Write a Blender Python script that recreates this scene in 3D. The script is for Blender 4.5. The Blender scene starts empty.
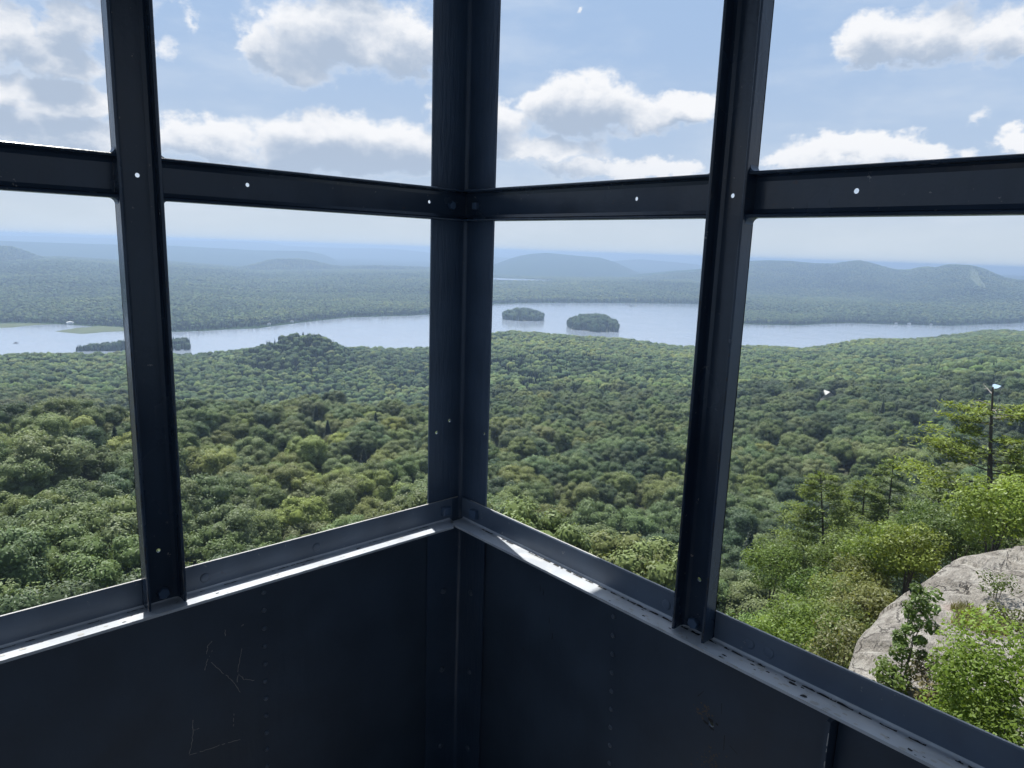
import bpy, bmesh, math, random
import numpy as np
from mathutils import Vector, Matrix, noise
from mathutils.geometry import delaunay_2d_cdt

S = bpy.context.scene
COL = S.collection
RNG = np.random.default_rng(11)
random.seed(5)

# ------------------------------------------------------------------ camera
YAW, PIT, ROL, FPX = 0.82948, 0.18835, 0.03421, 698.95
CAM = np.array([-1.1918, -1.50559, 0.69645])
F_ = np.array([math.cos(YAW)*math.cos(PIT), math.sin(YAW)*math.cos(PIT), -math.sin(PIT)])
_R = np.array([math.sin(YAW), -math.cos(YAW), 0.0])
_U = np.cross(_R, F_)
R_ = math.cos(ROL)*_R + math.sin(ROL)*_U
U_ = -math.sin(ROL)*_R + math.cos(ROL)*_U
cd = bpy.data.cameras.new('camera')
cd.sensor_width = 36.0
cd.lens = FPX/1024*36.0
cd.clip_start, cd.clip_end = 0.02, 60000
cam = bpy.data.objects.new('camera', cd)
COL.objects.link(cam)
cam.matrix_world = Matrix(((R_[0], U_[0], -F_[0], CAM[0]), (R_[1], U_[1], -F_[1], CAM[1]),
                           (R_[2], U_[2], -F_[2], CAM[2]), (0, 0, 0, 1)))
S.camera = cam

def bearing(u, v):
    """compass bearing and slope (tan of elevation) of the line of sight through a photo pixel"""
    d = F_ + R_*(u-512)/FPX + U_*(384-v)/FPX
    return math.atan2(d[1], d[0]), d[2]/math.hypot(d[0], d[1])
def at(u, v, dist):
    a, t = bearing(u, v)
    return Vector((CAM[0]+dist*math.cos(a), CAM[1]+dist*math.sin(a), CAM[2]+dist*t))
def project(P):
    X = np.atleast_2d(P)-CAM
    w = X@F_
    return 512+FPX*(X@R_)/w, 384-FPX*(X@U_)/w, w
AZ_MID = lambda u: bearing(u, 250.7)[0]

# ------------------------------------------------------------------ object helpers
def tag(o, label=None, cat=None, group=None, kind=None):
    if label: o['label'] = label
    if cat: o['category'] = cat
    if group: o['group'] = group
    if kind: o['kind'] = kind
    return o
def empty(name, loc=(0, 0, 0)):
    o = bpy.data.objects.new(name, None)
    o.empty_display_size = 0.1
    o.location = loc
    COL.objects.link(o)
    return o
def link_mesh(name, me, mats=(), parent=None, smooth=False):
    for m in (mats if isinstance(mats, (list, tuple)) else [mats]):
        me.materials.append(m)
    o = bpy.data.objects.new(name, me)
    COL.objects.link(o)
    if parent is not None:
        o.parent = parent
        o.matrix_parent_inverse = Matrix.Identity(4)
        o.location = -Vector(parent.location) if parent.type == 'EMPTY' and parent.parent is None else (0, 0, 0)
    if smooth and len(me.polygons):
        me.polygons.foreach_set('use_smooth', [True]*len(me.polygons))
    return o
def mesh_np(name, V, Fc, smooth=False, face_attr=None, midx=None):
    """V (n,3), Fc list of index tuples or (m,k) array"""
    me = bpy.data.meshes.new(name)
    V = np.asarray(V, dtype=np.float32)
    if isinstance(Fc, np.ndarray):
        k = Fc.shape[1]; n = len(Fc)
        me.vertices.add(len(V)); me.vertices.foreach_set('co', V.ravel())
        me.loops.add(n*k); me.loops.foreach_set('vertex_index', Fc.astype(np.int32).ravel())
        me.polygons.add(n)
        me.polygons.foreach_set('loop_start', np.arange(0, n*k, k, dtype=np.int32))
        me.polygons.foreach_set('loop_total', np.full(n, k, dtype=np.int32))
    else:
        me.from_pydata([tuple(map(float, v)) for v in V], [], [tuple(f) for f in Fc])
    if face_attr is not None:
        a = me.attributes.new('var', 'FLOAT', 'FACE')
        a.data.foreach_set('value', np.asarray(face_attr, dtype=np.float32))
    if midx is not None:
        me.polygons.foreach_set('material_index', np.asarray(midx, dtype=np.int32))
    if smooth:
        me.polygons.foreach_set('use_smooth', np.ones(len(me.polygons), dtype=bool))
    me.update(); me.validate()
    return me
class Build:
    """collects shapes into one mesh"""
    def __init__(s): s.V = []; s.F = []; s.M = []; s.A = []
    def add(s, V, Fc, m=0, a=0.5):
        b = len(s.V)
        s.V += [tuple(v) for v in V]
        for i, f in enumerate(Fc):
            s.F.append(tuple(b+j for j in f)); s.M.append(m); s.A.append(a if np.isscalar(a) else a[i])
    def box(s, x0, y0, z0, x1, y1, z1, m=0):
        V = [(x, y, z) for z in (z0, z1) for y in (y0, y1) for x in (x0, x1)]
        s.add(V, [(0, 2, 3, 1), (4, 5, 7, 6), (0, 1, 5, 4), (2, 6, 7, 3), (0, 4, 6, 2), (1, 3, 7, 5)], m)
    def prism(s, poly, ax, t0, t1, m=0):
        """poly: 2-D outline; ax maps (p, q, t) to xyz"""
        n = len(poly)
        V = [ax(p, q, t0) for p, q in poly]+[ax(p, q, t1) for p, q in poly]
        Fs = [(i, (i+1) % n, n+(i+1) % n, n+i) for i in range(n)]
        s.add(V, Fs+[tuple(range(n))[::-1], tuple(range(n, 2*n))], m)
    def tube(s, pts, rad, n=8, m=0, cap=True, a=0.5):
        pts = [Vector(p) for p in pts]
        V = []; Fs = []
        ref = Vector((0.31, 0.17, 0.93))
        for i, p in enumerate(pts):
            d = (pts[min(i+1, len(pts)-1)]-pts[max(i-1, 0)]).normalized()
            x = d.cross(ref)
            if x.length < 0.1: x = d.cross(Vector((1, 0, 0)))
            x.normalize(); y = d.cross(x)
            for k in range(n):
                t = 2*math.pi*k/n
                V.append(p+(x*math.cos(t)+y*math.sin(t))*rad[i])
        for i in range(len(pts)-1):
            for k in range(n):
                Fs.append((i*n+k, i*n+(k+1) % n, (i+1)*n+(k+1) % n, (i+1)*n+k))
        if cap:
            Fs += [tuple(range(n))[::-1], tuple(range((len(pts)-1)*n, len(pts)*n))]
        s.add(V, Fs, m, a)
    def mesh(s, name, smooth=False, attr=False, fix=True):
        me = mesh_np(name, s.V, s.F, smooth, s.A if attr else None, s.M)
        if fix:
            bm = bmesh.new(); bm.from_mesh(me)
            bmesh.ops.recalc_face_normals(bm, faces=bm.faces)
            bm.to_mesh(me); bm.free()
        return me
    def obj(s, name, mats, parent=None, smooth=False, attr=False):
        return link_mesh(name, s.mesh(name, smooth, attr), mats, parent)
def plate(poly, holes, ax, t0, t1, build, m=0, seg=10):
    """flat plate with round holes cut right through; ax maps (p, q, t) to xyz"""
    pts = [Vector(p) for p in poly]; faces = [list(range(len(poly)))]
    for (hx, hy, r) in holes:
        b = len(pts)
        pts += [Vector((hx+r*math.cos(2*math.pi*k/seg), hy+r*math.sin(2*math.pi*k/seg))) for k in range(seg)]
        faces.append(list(range(b, b+seg)))
    vo, eo, fo, _, _, src = delaunay_2d_cdt(pts, [], faces, 1, 1e-6)
    fo = [f for f, o in zip(fo, src) if not any(k > 0 for k in o)]
    n = len(vo)
    V = [ax(p.x, p.y, t0) for p in vo]+[ax(p.x, p.y, t1) for p in vo]
    cnt = {}
    for f in fo:
        for i in range(len(f)):
            e = (f[i], f[(i+1) % len(f)]); cnt[tuple(sorted(e))] = cnt.get(tuple(sorted(e)), [])+[e]
    Fs = [tuple(f) for f in fo]+[tuple(n+i for i in f[::-1]) for f in fo]
    for es in cnt.values():
        if len(es) == 1:
            a, b = es[0]; Fs.append((b, a, n+a, n+b))
    build.add(V, Fs, m)

# ------------------------------------------------------------------ material helpers
class NT:
    def __init__(s, nt): s.nt = nt; nt.nodes.clear()
    def n(s, t, **kw):
        nd = s.nt.nodes.new(t)
        for k, v in kw.items():
            if k.startswith('i_'):
                key = k[2:]
                key = int(key) if key.isdigit() else key.replace('_', ' ')
                if isinstance(v, bpy.types.NodeSocket): s.nt.links.new(v, nd.inputs[key])
                else: nd.inputs[key].default_value = v
            else: setattr(nd, k, v)
        return nd
    def link(s, a, b): s.nt.links.new(a, b)
    def math(s, op, a, b=None, c=None, clamp=False):
        nd = s.nt.nodes.new('ShaderNodeMath'); nd.operation = op; nd.use_clamp = clamp
        for i, x in enumerate((a, b, c)):
            if x is None: continue
            if isinstance(x, bpy.types.NodeSocket): s.nt.links.new(x, nd.inputs[i])
            else: nd.inputs[i].default_value = x
        return nd.outputs[0]
    def vm(s, op, a, b=None, c=None):
        nd = s.nt.nodes.new('ShaderNodeVectorMath'); nd.operation = op
        for i, x in enumerate((a, b, c)):
            if x is None: continue
            if isinstance(x, bpy.types.NodeSocket): s.nt.links.new(x, nd.inputs[i])
            else: nd.inputs[i].default_value = x
        return nd.outputs['Value'] if op in ('LENGTH', 'DOT_PRODUCT') else nd.outputs[0]
    def mix(s, fac, a, b, blend='MIX'):
        nd = s.nt.nodes.new('ShaderNodeMix'); nd.data_type = 'RGBA'; nd.blend_type = blend
        for i, x in ((0, fac), (6, a), (7, b)):
            if isinstance(x, bpy.types.NodeSocket): s.nt.links.new(x, nd.inputs[i])
            else: nd.inputs[i].default_value = (*x, 1) if (i and len(x) == 3) else x
        return nd.outputs[2]
    def ramp(s, fac, stops):
        nd = s.nt.nodes.new('ShaderNodeValToRGB'); s.nt.links.new(fac, nd.inputs[0])
        el = nd.color_ramp.elements
        while len(el) < len(stops): el.new(0.5)
        for e, (p, c) in zip(el, stops): e.position = p; e.color = (*c, 1) if len(c) == 3 else c
        return nd.outputs[0]
    def step(s, x, a, b):
        nd = s.nt.nodes.new('ShaderNodeMapRange'); nd.interpolation_type = 'SMOOTHSTEP'
        s.nt.links.new(x, nd.inputs[0])
        for i, v in ((1, a), (2, b), (3, 0), (4, 1)): nd.inputs[i].default_value = v
        return nd.outputs[0]
    def noise(s, vec, scale, detail=3, rough=0.5, dist=0.0):
        nd = s.n('ShaderNodeTexNoise', i_Scale=scale, i_Detail=detail, i_Roughness=rough, i_Distortion=dist)
        s.nt.links.new(vec, nd.inputs['Vector'])
        return nd.outputs
def material(name):
    m = bpy.data.materials.new(name); m.use_nodes = True
    return m, NT(m.node_tree)
def principled(t, m, **kw):
    b = t.n('ShaderNodeBsdfPrincipled', **kw)
    o = t.n('ShaderNodeOutputMaterial'); t.link(b.outputs[0], o.inputs[0])
    return b

# steel paint: dark blue-grey gloss, lumpy repaint, chips
def steel(name, col, rough=0.42, chips=0.0, drip=0.0, pale_mottle=0.0, spec=0.5, pale_mottle_col=(.30, .31, .32), streak=(8, 8, 1.2)):
    m, t = material(name)
    pos = t.n('ShaderNodeNewGeometry').outputs['Position']
    a = t.noise(pos, 7, 4)[0]
    c = t.mix(t.step(a, .3, .7), tuple(x*0.86 for x in col), tuple(x*1.12 for x in col))
    fine = t.noise(pos, 160, 2)[0]
    if pale_mottle:
        d = t.noise(pos, 21, 5, .65)[0]  # paler mottling, part of the brightness painted into the ledge
        c = t.mix(t.math('MULTIPLY', t.step(d, .50, .72), pale_mottle), c, pale_mottle_col)
    rgh = t.math('MULTIPLY_ADD', a, .22, rough-.11)
    if chips:
        ch = t.noise(pos, 55, 6, .7)[0]
        k = t.step(ch, .665, .69)
        c = t.mix(t.math('MULTIPLY', k, chips), c, (.34, .33, .31))
        k2 = t.step(t.noise(t.vm('ADD', pos, (3, 7, 1)), 42, 5, .7)[0], .68, .70)
        c = t.mix(t.math('MULTIPLY', k2, chips*.7), c, (.07, .035, .02))
    st = t.noise(t.vm('MULTIPLY', pos, streak), 5, 3)[0]
    h = t.math('ADD', t.math('MULTIPLY', fine, .25), t.math('MULTIPLY', a, 1.0))
    if drip:
        dr = t.noise(t.vm('MULTIPLY', pos, (110, 110, 14)), 1, 4, .6)[0]
        h = t.math('ADD', h, t.math('MULTIPLY', dr, drip))
    h = t.math('ADD', h, st)
    bump = t.n('ShaderNodeBump', i_Strength=.22, i_Distance=.004, i_Height=h)
    principled(t, m, i_Base_Color=c, i_Roughness=rgh, i_Normal=bump.outputs[0], **{'i_Specular IOR Level': spec})
    return m
BASE = (.026, .042, .069)
M_STEEL = steel('painted_steel', BASE, .25, chips=.5, spec=.5)
M_SILL = steel('bounce_lit_sill_paint', (.082, .112, .158), .46, chips=.5)  # steel paint lightened to stand in for light bounced off the floor
M_POST = steel('lumpy_painted_steel', tuple(x*1.5 for x in BASE), .36, chips=.25, drip=1.6)
M_PANEL = steel('sheet_steel_paint', (.036, .054, .082), .52, chips=.0, spec=.35)
M_RIVET = steel('painted_rivet', (.070, .094, .130), .40)
M_LEDGE = steel('light_lifted_ledge_paint', (.41, .44, .48), .40, chips=.8, pale_mottle=.9, pale_mottle_col=(.50, .515, .53))  # colour paled to stand in for sun and sky light; chips are wear
M_BOLT = steel('painted_bolt', tuple(x*2.4 for x in BASE), .36)
M_CHIP = steel('chipped_edge_metal', (.36, .36, .35), .5)
M_SCRATCH = steel('scratched_paint', (.26, .26, .26), .6)

# ------------------------------------------------------------------ cab of the tower
ZF, ZC = -0.95, 1.80            # floor and roof underside
ZL = -0.0601                    # ledge
T = .006
CAB = 2.42
LWALL = lambda p, q, t: (-p, -t, q)      # p along the wall from the corner, q up, t inward
RWALL = lambda p, q, t: (-t, -p, q)

def bolt_mesh(name, ax, p, q, t, r, h, n=6, rot=0.0, dome=False):
    b = Build()
    if dome:
        rings = [(r, 0), (r*.92, h*.45), (r*.65, h*.82), (r*.25, h)]
    else:
        rings = [(r, 0), (r, h*.8), (r*.86, h)]
    V = []; Fs = []
    for (rr, hh) in rings:
        V += [ax(p+rr*math.cos(rot+2*math.pi*k/n), q+rr*math.sin(rot+2*math.pi*k/n), t+hh) for k in range(n)]
    for i in range(len(rings)-1):
        for k in range(n):
            Fs.append((i*n+k, i*n+(k+1) % n, (i+1)*n+(k+1) % n, (i+1)*n+k))
    Fs.append(tuple(range((len(rings)-1)*n, len(rings)*n)))
    Fs.append(tuple(range(n))[::-1])
    b.add(V, Fs)
    return b

def channel(b, ax3, length0, length1, width, depth, th, tw, holes=(), chips=False):
    """channel opening inwards. ax3(a, w, t): a along, w across, t inward. Web plate of thickness tw, two flanges"""
    plate([(length0, 0), (length1, 0), (length1, width), (length0, width)], holes, lambda p, q, t: ax3(p, q, t), 0, tw, b)
    c = .0022
    for w0, sgn in ((0, 1), (width, -1)):
        # flange outline across its thickness: rounded tip, fillet at the root
        prof = [(w0, 0), (w0, depth-c), (w0+sgn*c*.6, depth-c*.25), (w0+sgn*th*.5, depth), (w0+sgn*(th-c*.6), depth-c*.25), (w0+sgn*th, depth-c),
                (w0+sgn*th, tw+.009), (w0+sgn*(th+.003), tw+.003), (w0+sgn*(th+.010), tw), (w0+sgn*(th+.010), tw*.5), (w0+sgn*th*.5, 0)]
        b.prism([(p, q) for p, q in prof], lambda p, q, t: ax3(t, p, q), length0, length1)

def chip_strip(b, ax3, a0, a1, w, t, width, seed, m=1, dens=.5, vertical=True):
    """ragged bare-metal / dark chips along an arris, a hair above the paint"""
    r = random.Random(seed); a = a0
    while a < a1:
        L = r.uniform(.004, .03)
        if r.random() < dens:
            k = 4
            top = [(a+L*i/k, r.uniform(.25, 1)*width) for i in range(k+1)]
            V = [ax3(p, w, t) for p, _ in top]+[ax3(p, w-q, t) for p, q in top]
            b.add(V, [(i, i+1, k+2+i, k+1+i) for i in range(k)], m)
        a += L*r.uniform(1, 1.8)

M_DARKCHIP = steel('dark_old_paint', (.012, .014, .017), .7)

# corner post: one big angle from floor to roof
PL, PR = .112, .112
post = empty('corner_post', (0, 0, ZF))
tag(post, 'dark steel angle post in the corner of the cab where the two walls meet', 'post')
b = Build()
hole = lambda pts: [(p, q, .0050) for p, q in pts]
plate([(0, ZF), (PL, ZF), (PL, ZC), (0, ZC)], hole([(.087, .200), (.043, .228)]), LWALL, -.005, 0, b)
plate([(0, ZF), (PR, ZF), (PR, ZC), (0, ZC)], hole([(.097, .205)]), RWALL, -.005, 0, b)
# rounded root fillet
R0 = .010
fil = [(0, 0)]+[(R0-R0*math.sin(k*math.pi/10), R0-R0*math.cos(k*math.pi/10)) for k in range(6)]
b.prism([(-.004, -.004)]+[(R0-R0*math.sin(k*math.pi/10), R0-R0*math.cos(k*math.pi/10)) for k in range(6)], lambda p, q, t: (-p, -q, t), ZF, ZC)
b.obj('angle', [M_POST], post)
for i, z in enumerate((-.279, -.530, -.785)):
    bolt_mesh('rivet', LWALL, .056, z, 0, .009, .005, 10, dome=True).obj('rivet', [M_RIVET], post, True)
    bolt_mesh('rivet', RWALL, .058+.002*i, z, 0, .009, .005, 10, dome=True).obj('rivet', [M_RIVET], post, True)

# sills: angles with an upright leg and a ledge
def sill(ax, name, label, side):
    s = empty(name, ax(CAB/2, 0, 0)); tag(s, label, 'sill')
    b = Build()
    prof = [(T, ZL), (T, -.0025), (T-.0012, 0), (.001, 0), (-.0002, -.001), (-.0002, ZL)]
    b.prism(prof, lambda p, q, t: ax(t, q, p), .034 if side == 'L' else .016, CAB)
    if side == 'L':
        plate([(.012, -.0005), (CAB, -.0005), (CAB, .0008), (.012, .0008)], [], lambda p, q, t: ax(p, q, t), .0006, T-.0012, b, 1)
    else:
        plate([(.05, -.0005), (CAB, -.0005), (CAB, .0006), (.05, .0006)], [], lambda p, q, t: ax(p, q, t), .0006, T-.0016, b, 1)
    b.obj('upright_leg', [M_SILL, M_CHIP], s)
    b = Build()
    W = T+.0503
    st = .066 if side == 'L' else .022
    plate([(.034 if side == 'L' else .022, -.001), (CAB, -.001), (CAB, W), (st, W), (.042 if side == 'L' else .022, .020)], [(.15, .035, .0022)] if side == 'R' else [],
          lambda p, q, t: ax(p, t, q), ZL-.006, ZL, b)
    fl = [(T+.0045-.0045*math.sin(k*math.pi/6), ZL+.0045-.0045*math.cos(k*math.pi/6)) for k in range(4)]
    b.prism([(T-.001, ZL-.001)]+fl, lambda p, q, t: ax(t, q, p), .042 if side == 'L' else .022, CAB)
    chip_strip(b, lambda a, w, t: ax(a, w, t), .1, CAB-.1, ZL+.0004, W+.0003, .0028, 3 if side == 'L' else 8, 1, .35)
    # grime and lifted paint along the root of the ledge, bare flecks on its face
    chip_strip(b, lambda a, w, t: ax(a, t, w), .12, CAB-.1, T+.0125 if side == 'R' else T+.008, ZL+.0007, .007 if side == 'R' else .004, 51 if side == 'R' else 52, 2, .8 if side == 'R' else .55)
    rr = random.Random(61 if side == 'R' else 62)
    for _ in range(95 if side == 'R' else 40):
        p_, t_ = rr.uniform(.6 if side == 'R' else .1, 1.5), T+rr.uniform(.014, .048); r_ = rr.uniform(.0012, .0046)*(1.6 if rr.random() < .2 else 1)
        b.add([ax(p_+r_*rr.uniform(.8, 2)*math.cos(k), t_ and ZL+.0005, t_+r_*rr.uniform(.4, .9)*math.sin(k)) for k in (0, 1, 2.1, 3.1, 4.2, 5.2)], [(0, 1, 2, 3, 4, 5)], 1 if rr.random() < .75 else 2)
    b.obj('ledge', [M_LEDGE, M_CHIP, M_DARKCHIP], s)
    bolt_mesh('bolt', ax, .059 if side == 'L' else .077, -.030, T, .0175, .014, 4, math.pi/4+.05).obj('bolt', [M_BOLT], s)
    for p in ((.715, 1.19, .45, 1.5) if side == 'L' else (.722, .915, .955, 1.45)):
        bolt_mesh('rivet', ax, p, -.034, T, .011, .0022, 14, dome=True).obj('rivet', [M_SILL], s, True)
    return s
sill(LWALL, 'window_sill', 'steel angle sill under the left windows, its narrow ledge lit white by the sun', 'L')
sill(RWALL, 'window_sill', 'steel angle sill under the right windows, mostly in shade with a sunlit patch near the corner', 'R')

# mullions: upright channels bolted to the sills
MD = .0381
def mullion(ax, p0, label, side, holes, boltp, extra=False):
    mo = empty('window_mullion', ax(p0+.038, 0, 0)); tag(mo, label, 'mullion')
    b = Build()
    ax3 = lambda a, w, t: ax(p0+w, a, T+t)
    channel(b, ax3, ZL+.004, ZC, .076, MD, .0062, .003, holes)
    # worn arris on the flange that faces the camera side, and its tip
    o = .076 if side == 'L' else .076
    for (w, t, wd, sd, dn) in ((.0757, MD+.0002, .0032, 4, .55), (.0062, MD+.0002, .003, 9, .25)):
        chip_strip(b, lambda a, w_, t_: ax3(a, w_, t_), ZL+.01, .62, w, t, wd, sd, 1, dn)
    b.obj('channel', [M_STEEL, M_DARKCHIP], mo)
    for (bp, bq) in boltp:
        bolt_mesh('bolt', ax, bp, bq, T+.003, .0125, .011, 6, .3).obj('bolt', [M_BOLT], mo)
    return mo
mullion(LWALL, .7651, 'dark upright steel channel between the two left windows', 'L', [(.057, .041, .0044), (.813, .035, .0044)], [(.803, -.038)])
mullion(RWALL, .7624, 'dark upright steel channel between the two right windows', 'R', [(.054, .034, .0044), (.809, .031, .0044)], [(.795, -.041)])

# crossbars: horizontal channels between corner, mullions and the next mullion
ZB, ZT, RD = .7680, .8468, .032
def crossbar(ax, p0, p1, label, holes, bolts=(), fillets=(1, 1)):
    c = empty('window_crossbar', ax((p0+p1)/2, ZB, 0)); tag(c, label, 'crossbar')
    b = Build()
    ax3 = lambda a, w, t: ax(a, ZB+w, T+t)
    channel(b, ax3, p0, p1, ZT-ZB, RD, .0058, .003, holes)
    chip_strip(b, ax3, p0+.05, p1-.05, ZT-ZB+.0002, RD*.7, .002, 21, 1, .2)
    b.obj('channel', [M_STEEL, M_DARKCHIP], c)
    # weld beads filling the inside corners against the uprights
    for e, on in ((p0, fillets[0]), (p1, fillets[1])):
        if not on: continue
        sg = 1 if e == p0 else -1
        for zz, up in ((ZT, 1), (ZB, -1)):
            r = .011
            pts = [(e, zz-up*.002), (e, zz+up*r)]+[(e+sg*(r-r*math.cos(k*math.pi/10)), zz+up*(r-r*math.sin(k*math.pi/10))) for k in range(1, 6)]+[(e+sg*r, zz-up*.002)]
            w = Build(); w.prism(pts, lambda p, q, t: ax(p, q, t), T+.001, T+RD-.004)
            w.obj('weld', [M_BOLT], c)
    for (p, q, r, n, rot) in bolts:
        bolt_mesh('bolt', ax, p, q, T+.003, r, .011, n, rot).obj('bolt', [M_BOLT], c)
    return c
crossbar(LWALL, .0105, .7650, 'dark steel crossbar from the corner post to the left mullion', [(.59, .045, .0044), (.126, .043, .0044)], [(.058, .806, .011, 6, .2)], (0, 1))
crossbar(RWALL, .0115, .7622, 'dark steel crossbar from the corner post to the right mullion', [(.573, .042, .0044)], [(.056, .807, .012, 4, .8)], (0, 1))
crossbar(LWALL, .8413, 1.578, 'dark steel crossbar at the left edge, beyond the left mullion', [(1.2, .042, .0044)])
crossbar(RWALL, .8386, 1.578, 'dark steel crossbar at the right edge, beyond the right mullion', [(1.014, .041, .0046)])

# lower walls: two lapped steel sheets each, seam, rivets, dents and scratches
def strip(b, ax, pts, w, m, t):
    """a scratch: a thin ragged band lying on the sheet"""
    V = []; Fs = []
    for i, (p, q) in enumerate(pts):
        p2, q2 = pts[min(i+1, len(pts)-1)]; p1, q1 = pts[max(i-1, 0)]
        d = Vector((p2-p1, q2-q1)).normalized(); nrm = Vector((-d.y, d.x))*w*random.uniform(.4, 1)
        V += [ax(p+nrm.x, q+nrm.y, t), ax(p-nrm.x, q-nrm.y, t)]
    for i in range(len(pts)-1):
        if random.random() < .86: Fs.append((2*i, 2*i+1, 2*i+3, 2*i+2))
    b.add(V, Fs, m)
def on_plane(u, v, side, off):
    d = F_ + R_*(u-512)/FPX + U_*(384-v)/FPX
    ax_i = 1 if side == 'L' else 0
    k = (-off-CAM[ax_i])/d[ax_i]; q = CAM+d*k
    return (-q[0] if side == 'L' else -q[1], q[2])
wl = empty('wall_left', LWALL(CAB/2, ZF, 0)); tag(wl, 'dark sheet steel half wall below the left windows, with faint scratches', 'wall', kind='structure')
PF = -.0085                      # sheet face lies just behind the post's legs
b = Build()
plate([(-.02, ZF), (.600, ZF), (.600, ZL-.006), (-.02, ZL-.006)], [], LWALL, PF-.003, PF, b)
b.obj('sheet', [M_PANEL], wl)
b = Build()
plate([(.597, ZF), (CAB, ZF), (CAB, ZL-.006), (.597, ZL-.006)], [], LWALL, PF-.003, PF+.0012, b)
random.seed(3)
SCR = [[(206, 654), (208, 645), (212, 641)], [(205, 670), (207, 660), (212, 650)], [(211, 662), (222, 672), (232, 680), (240, 692)], [(242, 645), (239, 662), (237, 682)],
       [(238, 674), (244, 679), (254, 680)], [(225, 628), (225, 636)], [(193, 720), (192, 740), (189, 756)], [(189, 755), (205, 750), (222, 744), (240, 739)],
       [(191, 731), (199, 728)], [(234, 713), (233, 726)], [(243, 625), (243, 624), (241, 626)]]
for s_ in SCR:
    pts = [on_plane(u, v, 'L', PF) for u, v in s_]; fine = []
    for i in range(len(pts)-1):
        for k in range(6): fine.append(tuple(pts[i][j]+(pts[i+1][j]-pts[i][j])*k/6+random.uniform(-.0012, .0012) for j in (0, 1)))
    strip(b, LWALL, fine+[pts[-1]], .0009, 1, PF+.0014)
b.obj('sheet', [M_PANEL, M_SCRATCH], wl)
for i in range(18):
    bolt_mesh('rivet', LWALL, .580+.0006*i, -.117-.0465*i, PF, .0062, .004, 8, dome=True).obj('rivet', [M_RIVET], wl, True)

wr = empty('wall_right', RWALL(CAB/2, ZF, 0)); tag(wr, 'dark sheet steel half wall below the right windows, with a rusty hole', 'wall', kind='structure')
b = Build()
plate([(-.02, ZF), (.585, ZF), (.585, ZL-.006), (-.02, ZL-.006)], [], RWALL, PF-.003, PF, b)
random.seed(4)
for (u, v) in ((540, 588), (543, 592), (549, 620), (552, 636), (523, 650)):
    p, q = on_plane(u, v, 'R', PF); strip(b, RWALL, [(p, q+.008), (p+.002, q), (p+.001, q-.009)], .0012, 1, PF+.0003)
b.obj('sheet', [M_PANEL, M_DARKCHIP], wr)
hp = on_plane(711.5, 724, 'R', PF)
b = Build()
plate([(.583, ZF), (CAB, ZF), (CAB, ZL-.006), (.583, ZL-.006)], [(hp[0], hp[1], .0062)], RWALL, PF-.003, PF+.0012, b)
# bare patches around the hole
random.seed(12)
def flakes(u0, v0, su, sv, n, size, m):
    for _ in range(n):
        p, q = on_plane(random.gauss(u0, su), random.gauss(v0, sv), 'R', PF)
        if (p-hp[0])**2+(q-hp[1])**2 < .009**2: continue
        r = size*random.uniform(.3, 1); k = 6; a0 = random.uniform(0, 6)
        V = [RWALL(p+r*random.uniform(.5, 1)*math.cos(a0+i*2*math.pi/k), q+r*random.uniform(.4, .9)*math.sin(a0+i*2*math.pi/k), PF+.00135+random.uniform(0, .0002)) for i in range(k)]
        b.add(V, [tuple(range(k))], m)
flakes(704, 711, 4.5, 3, 50, .0035, 1); flakes(709, 764, 9, 9, 80, .0035, 1)
for (u, v, w) in ((711, 720, .004), (716, 723, .004), (706, 722, .003), (712, 728, .003)):
    p, q = on_plane(u, v, 'R', PF); strip(b, RWALL, [(p-.006, q+.002), (p, q), (p+.006, q-.001)], w, 2, PF+.0016)
for s_ in ([(722, 703), (722, 714)], [(725, 735), (724, 750)], [(704, 691), (698, 696)], [(730, 745), (738, 754)]):
    strip(b, RWALL, [on_plane(u, v, 'R', PF) for u, v in s_], .001, 2, PF+.0015)
M_RUST = steel('rusted_bare_metal', (.105, .083, .062), .8)
b.obj('sheet', [M_PANEL, M_RUST, M_DARKCHIP], wr)
for i in range(18):
    bolt_mesh('rivet', RWALL, .570+.0022*i, -.085-.047*i, PF, .0062, .004, 8, dome=True).obj('rivet', [M_RIVET], wr, True)
# upright stud under the right sill
st = empty('wall_stud', RWALL(1.05, ZF, 0)); tag(st, 'short dark steel stud below the right sill at the lower right corner', 'stud')
b = Build()
plate([(1.018, ZF), (1.090, ZF), (1.090, -.098), (1.018, -.078)], [], RWALL, PF+.0015, PF+.0065, b)
b.prism([(1.082, PF+.002), (1.082, .030), (1.089, .030), (1.090, .028), (1.090, PF+.002)][::-1], lambda p, q, t: RWALL(p, t, q), ZF, -.094)
chip_strip(b, lambda a, w, t: RWALL(w, a, t), -.5, -.10, 1.0895, .0303, .002, 33, 1, .5)
b.obj('angle', [M_PANEL, M_CHIP], st)

# the rest of the cab behind the camera: floor, roof, back half walls and their uprights
M_FLOOR, t = material('worn_floor_boards')
pos = t.n('ShaderNodeNewGeometry').outputs['Position']
w = t.n('ShaderNodeTexBrick', i_Scale=1.0, i_Mortar_Size=.004, i_Brick_Width=2.4, i_Row_Height=.14)
t.link(pos, w.inputs['Vector'])
w.inputs['Color1'].default_value = (.30, .29, .27, 1); w.inputs['Color2'].default_value = (.25, .24, .23, 1); w.inputs['Mortar'].default_value = (.02, .02, .02, 1)
principled(t, M_FLOOR, i_Base_Color=t.mix(t.noise(pos, 6, 5)[0], w.outputs[0], (.24, .25, .26)), i_Roughness=.7)
b = Build(); b.box(-CAB-.02, -CAB-.02, ZF-.05, .02, .02, ZF)
tag(b.obj('floor', [M_FLOOR]), 'floor of the lookout cab', 'floor', kind='structure')
b = Build(); b.box(-CAB-.25, -CAB-.25, ZC, .25, .25, ZC+.03)
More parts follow.
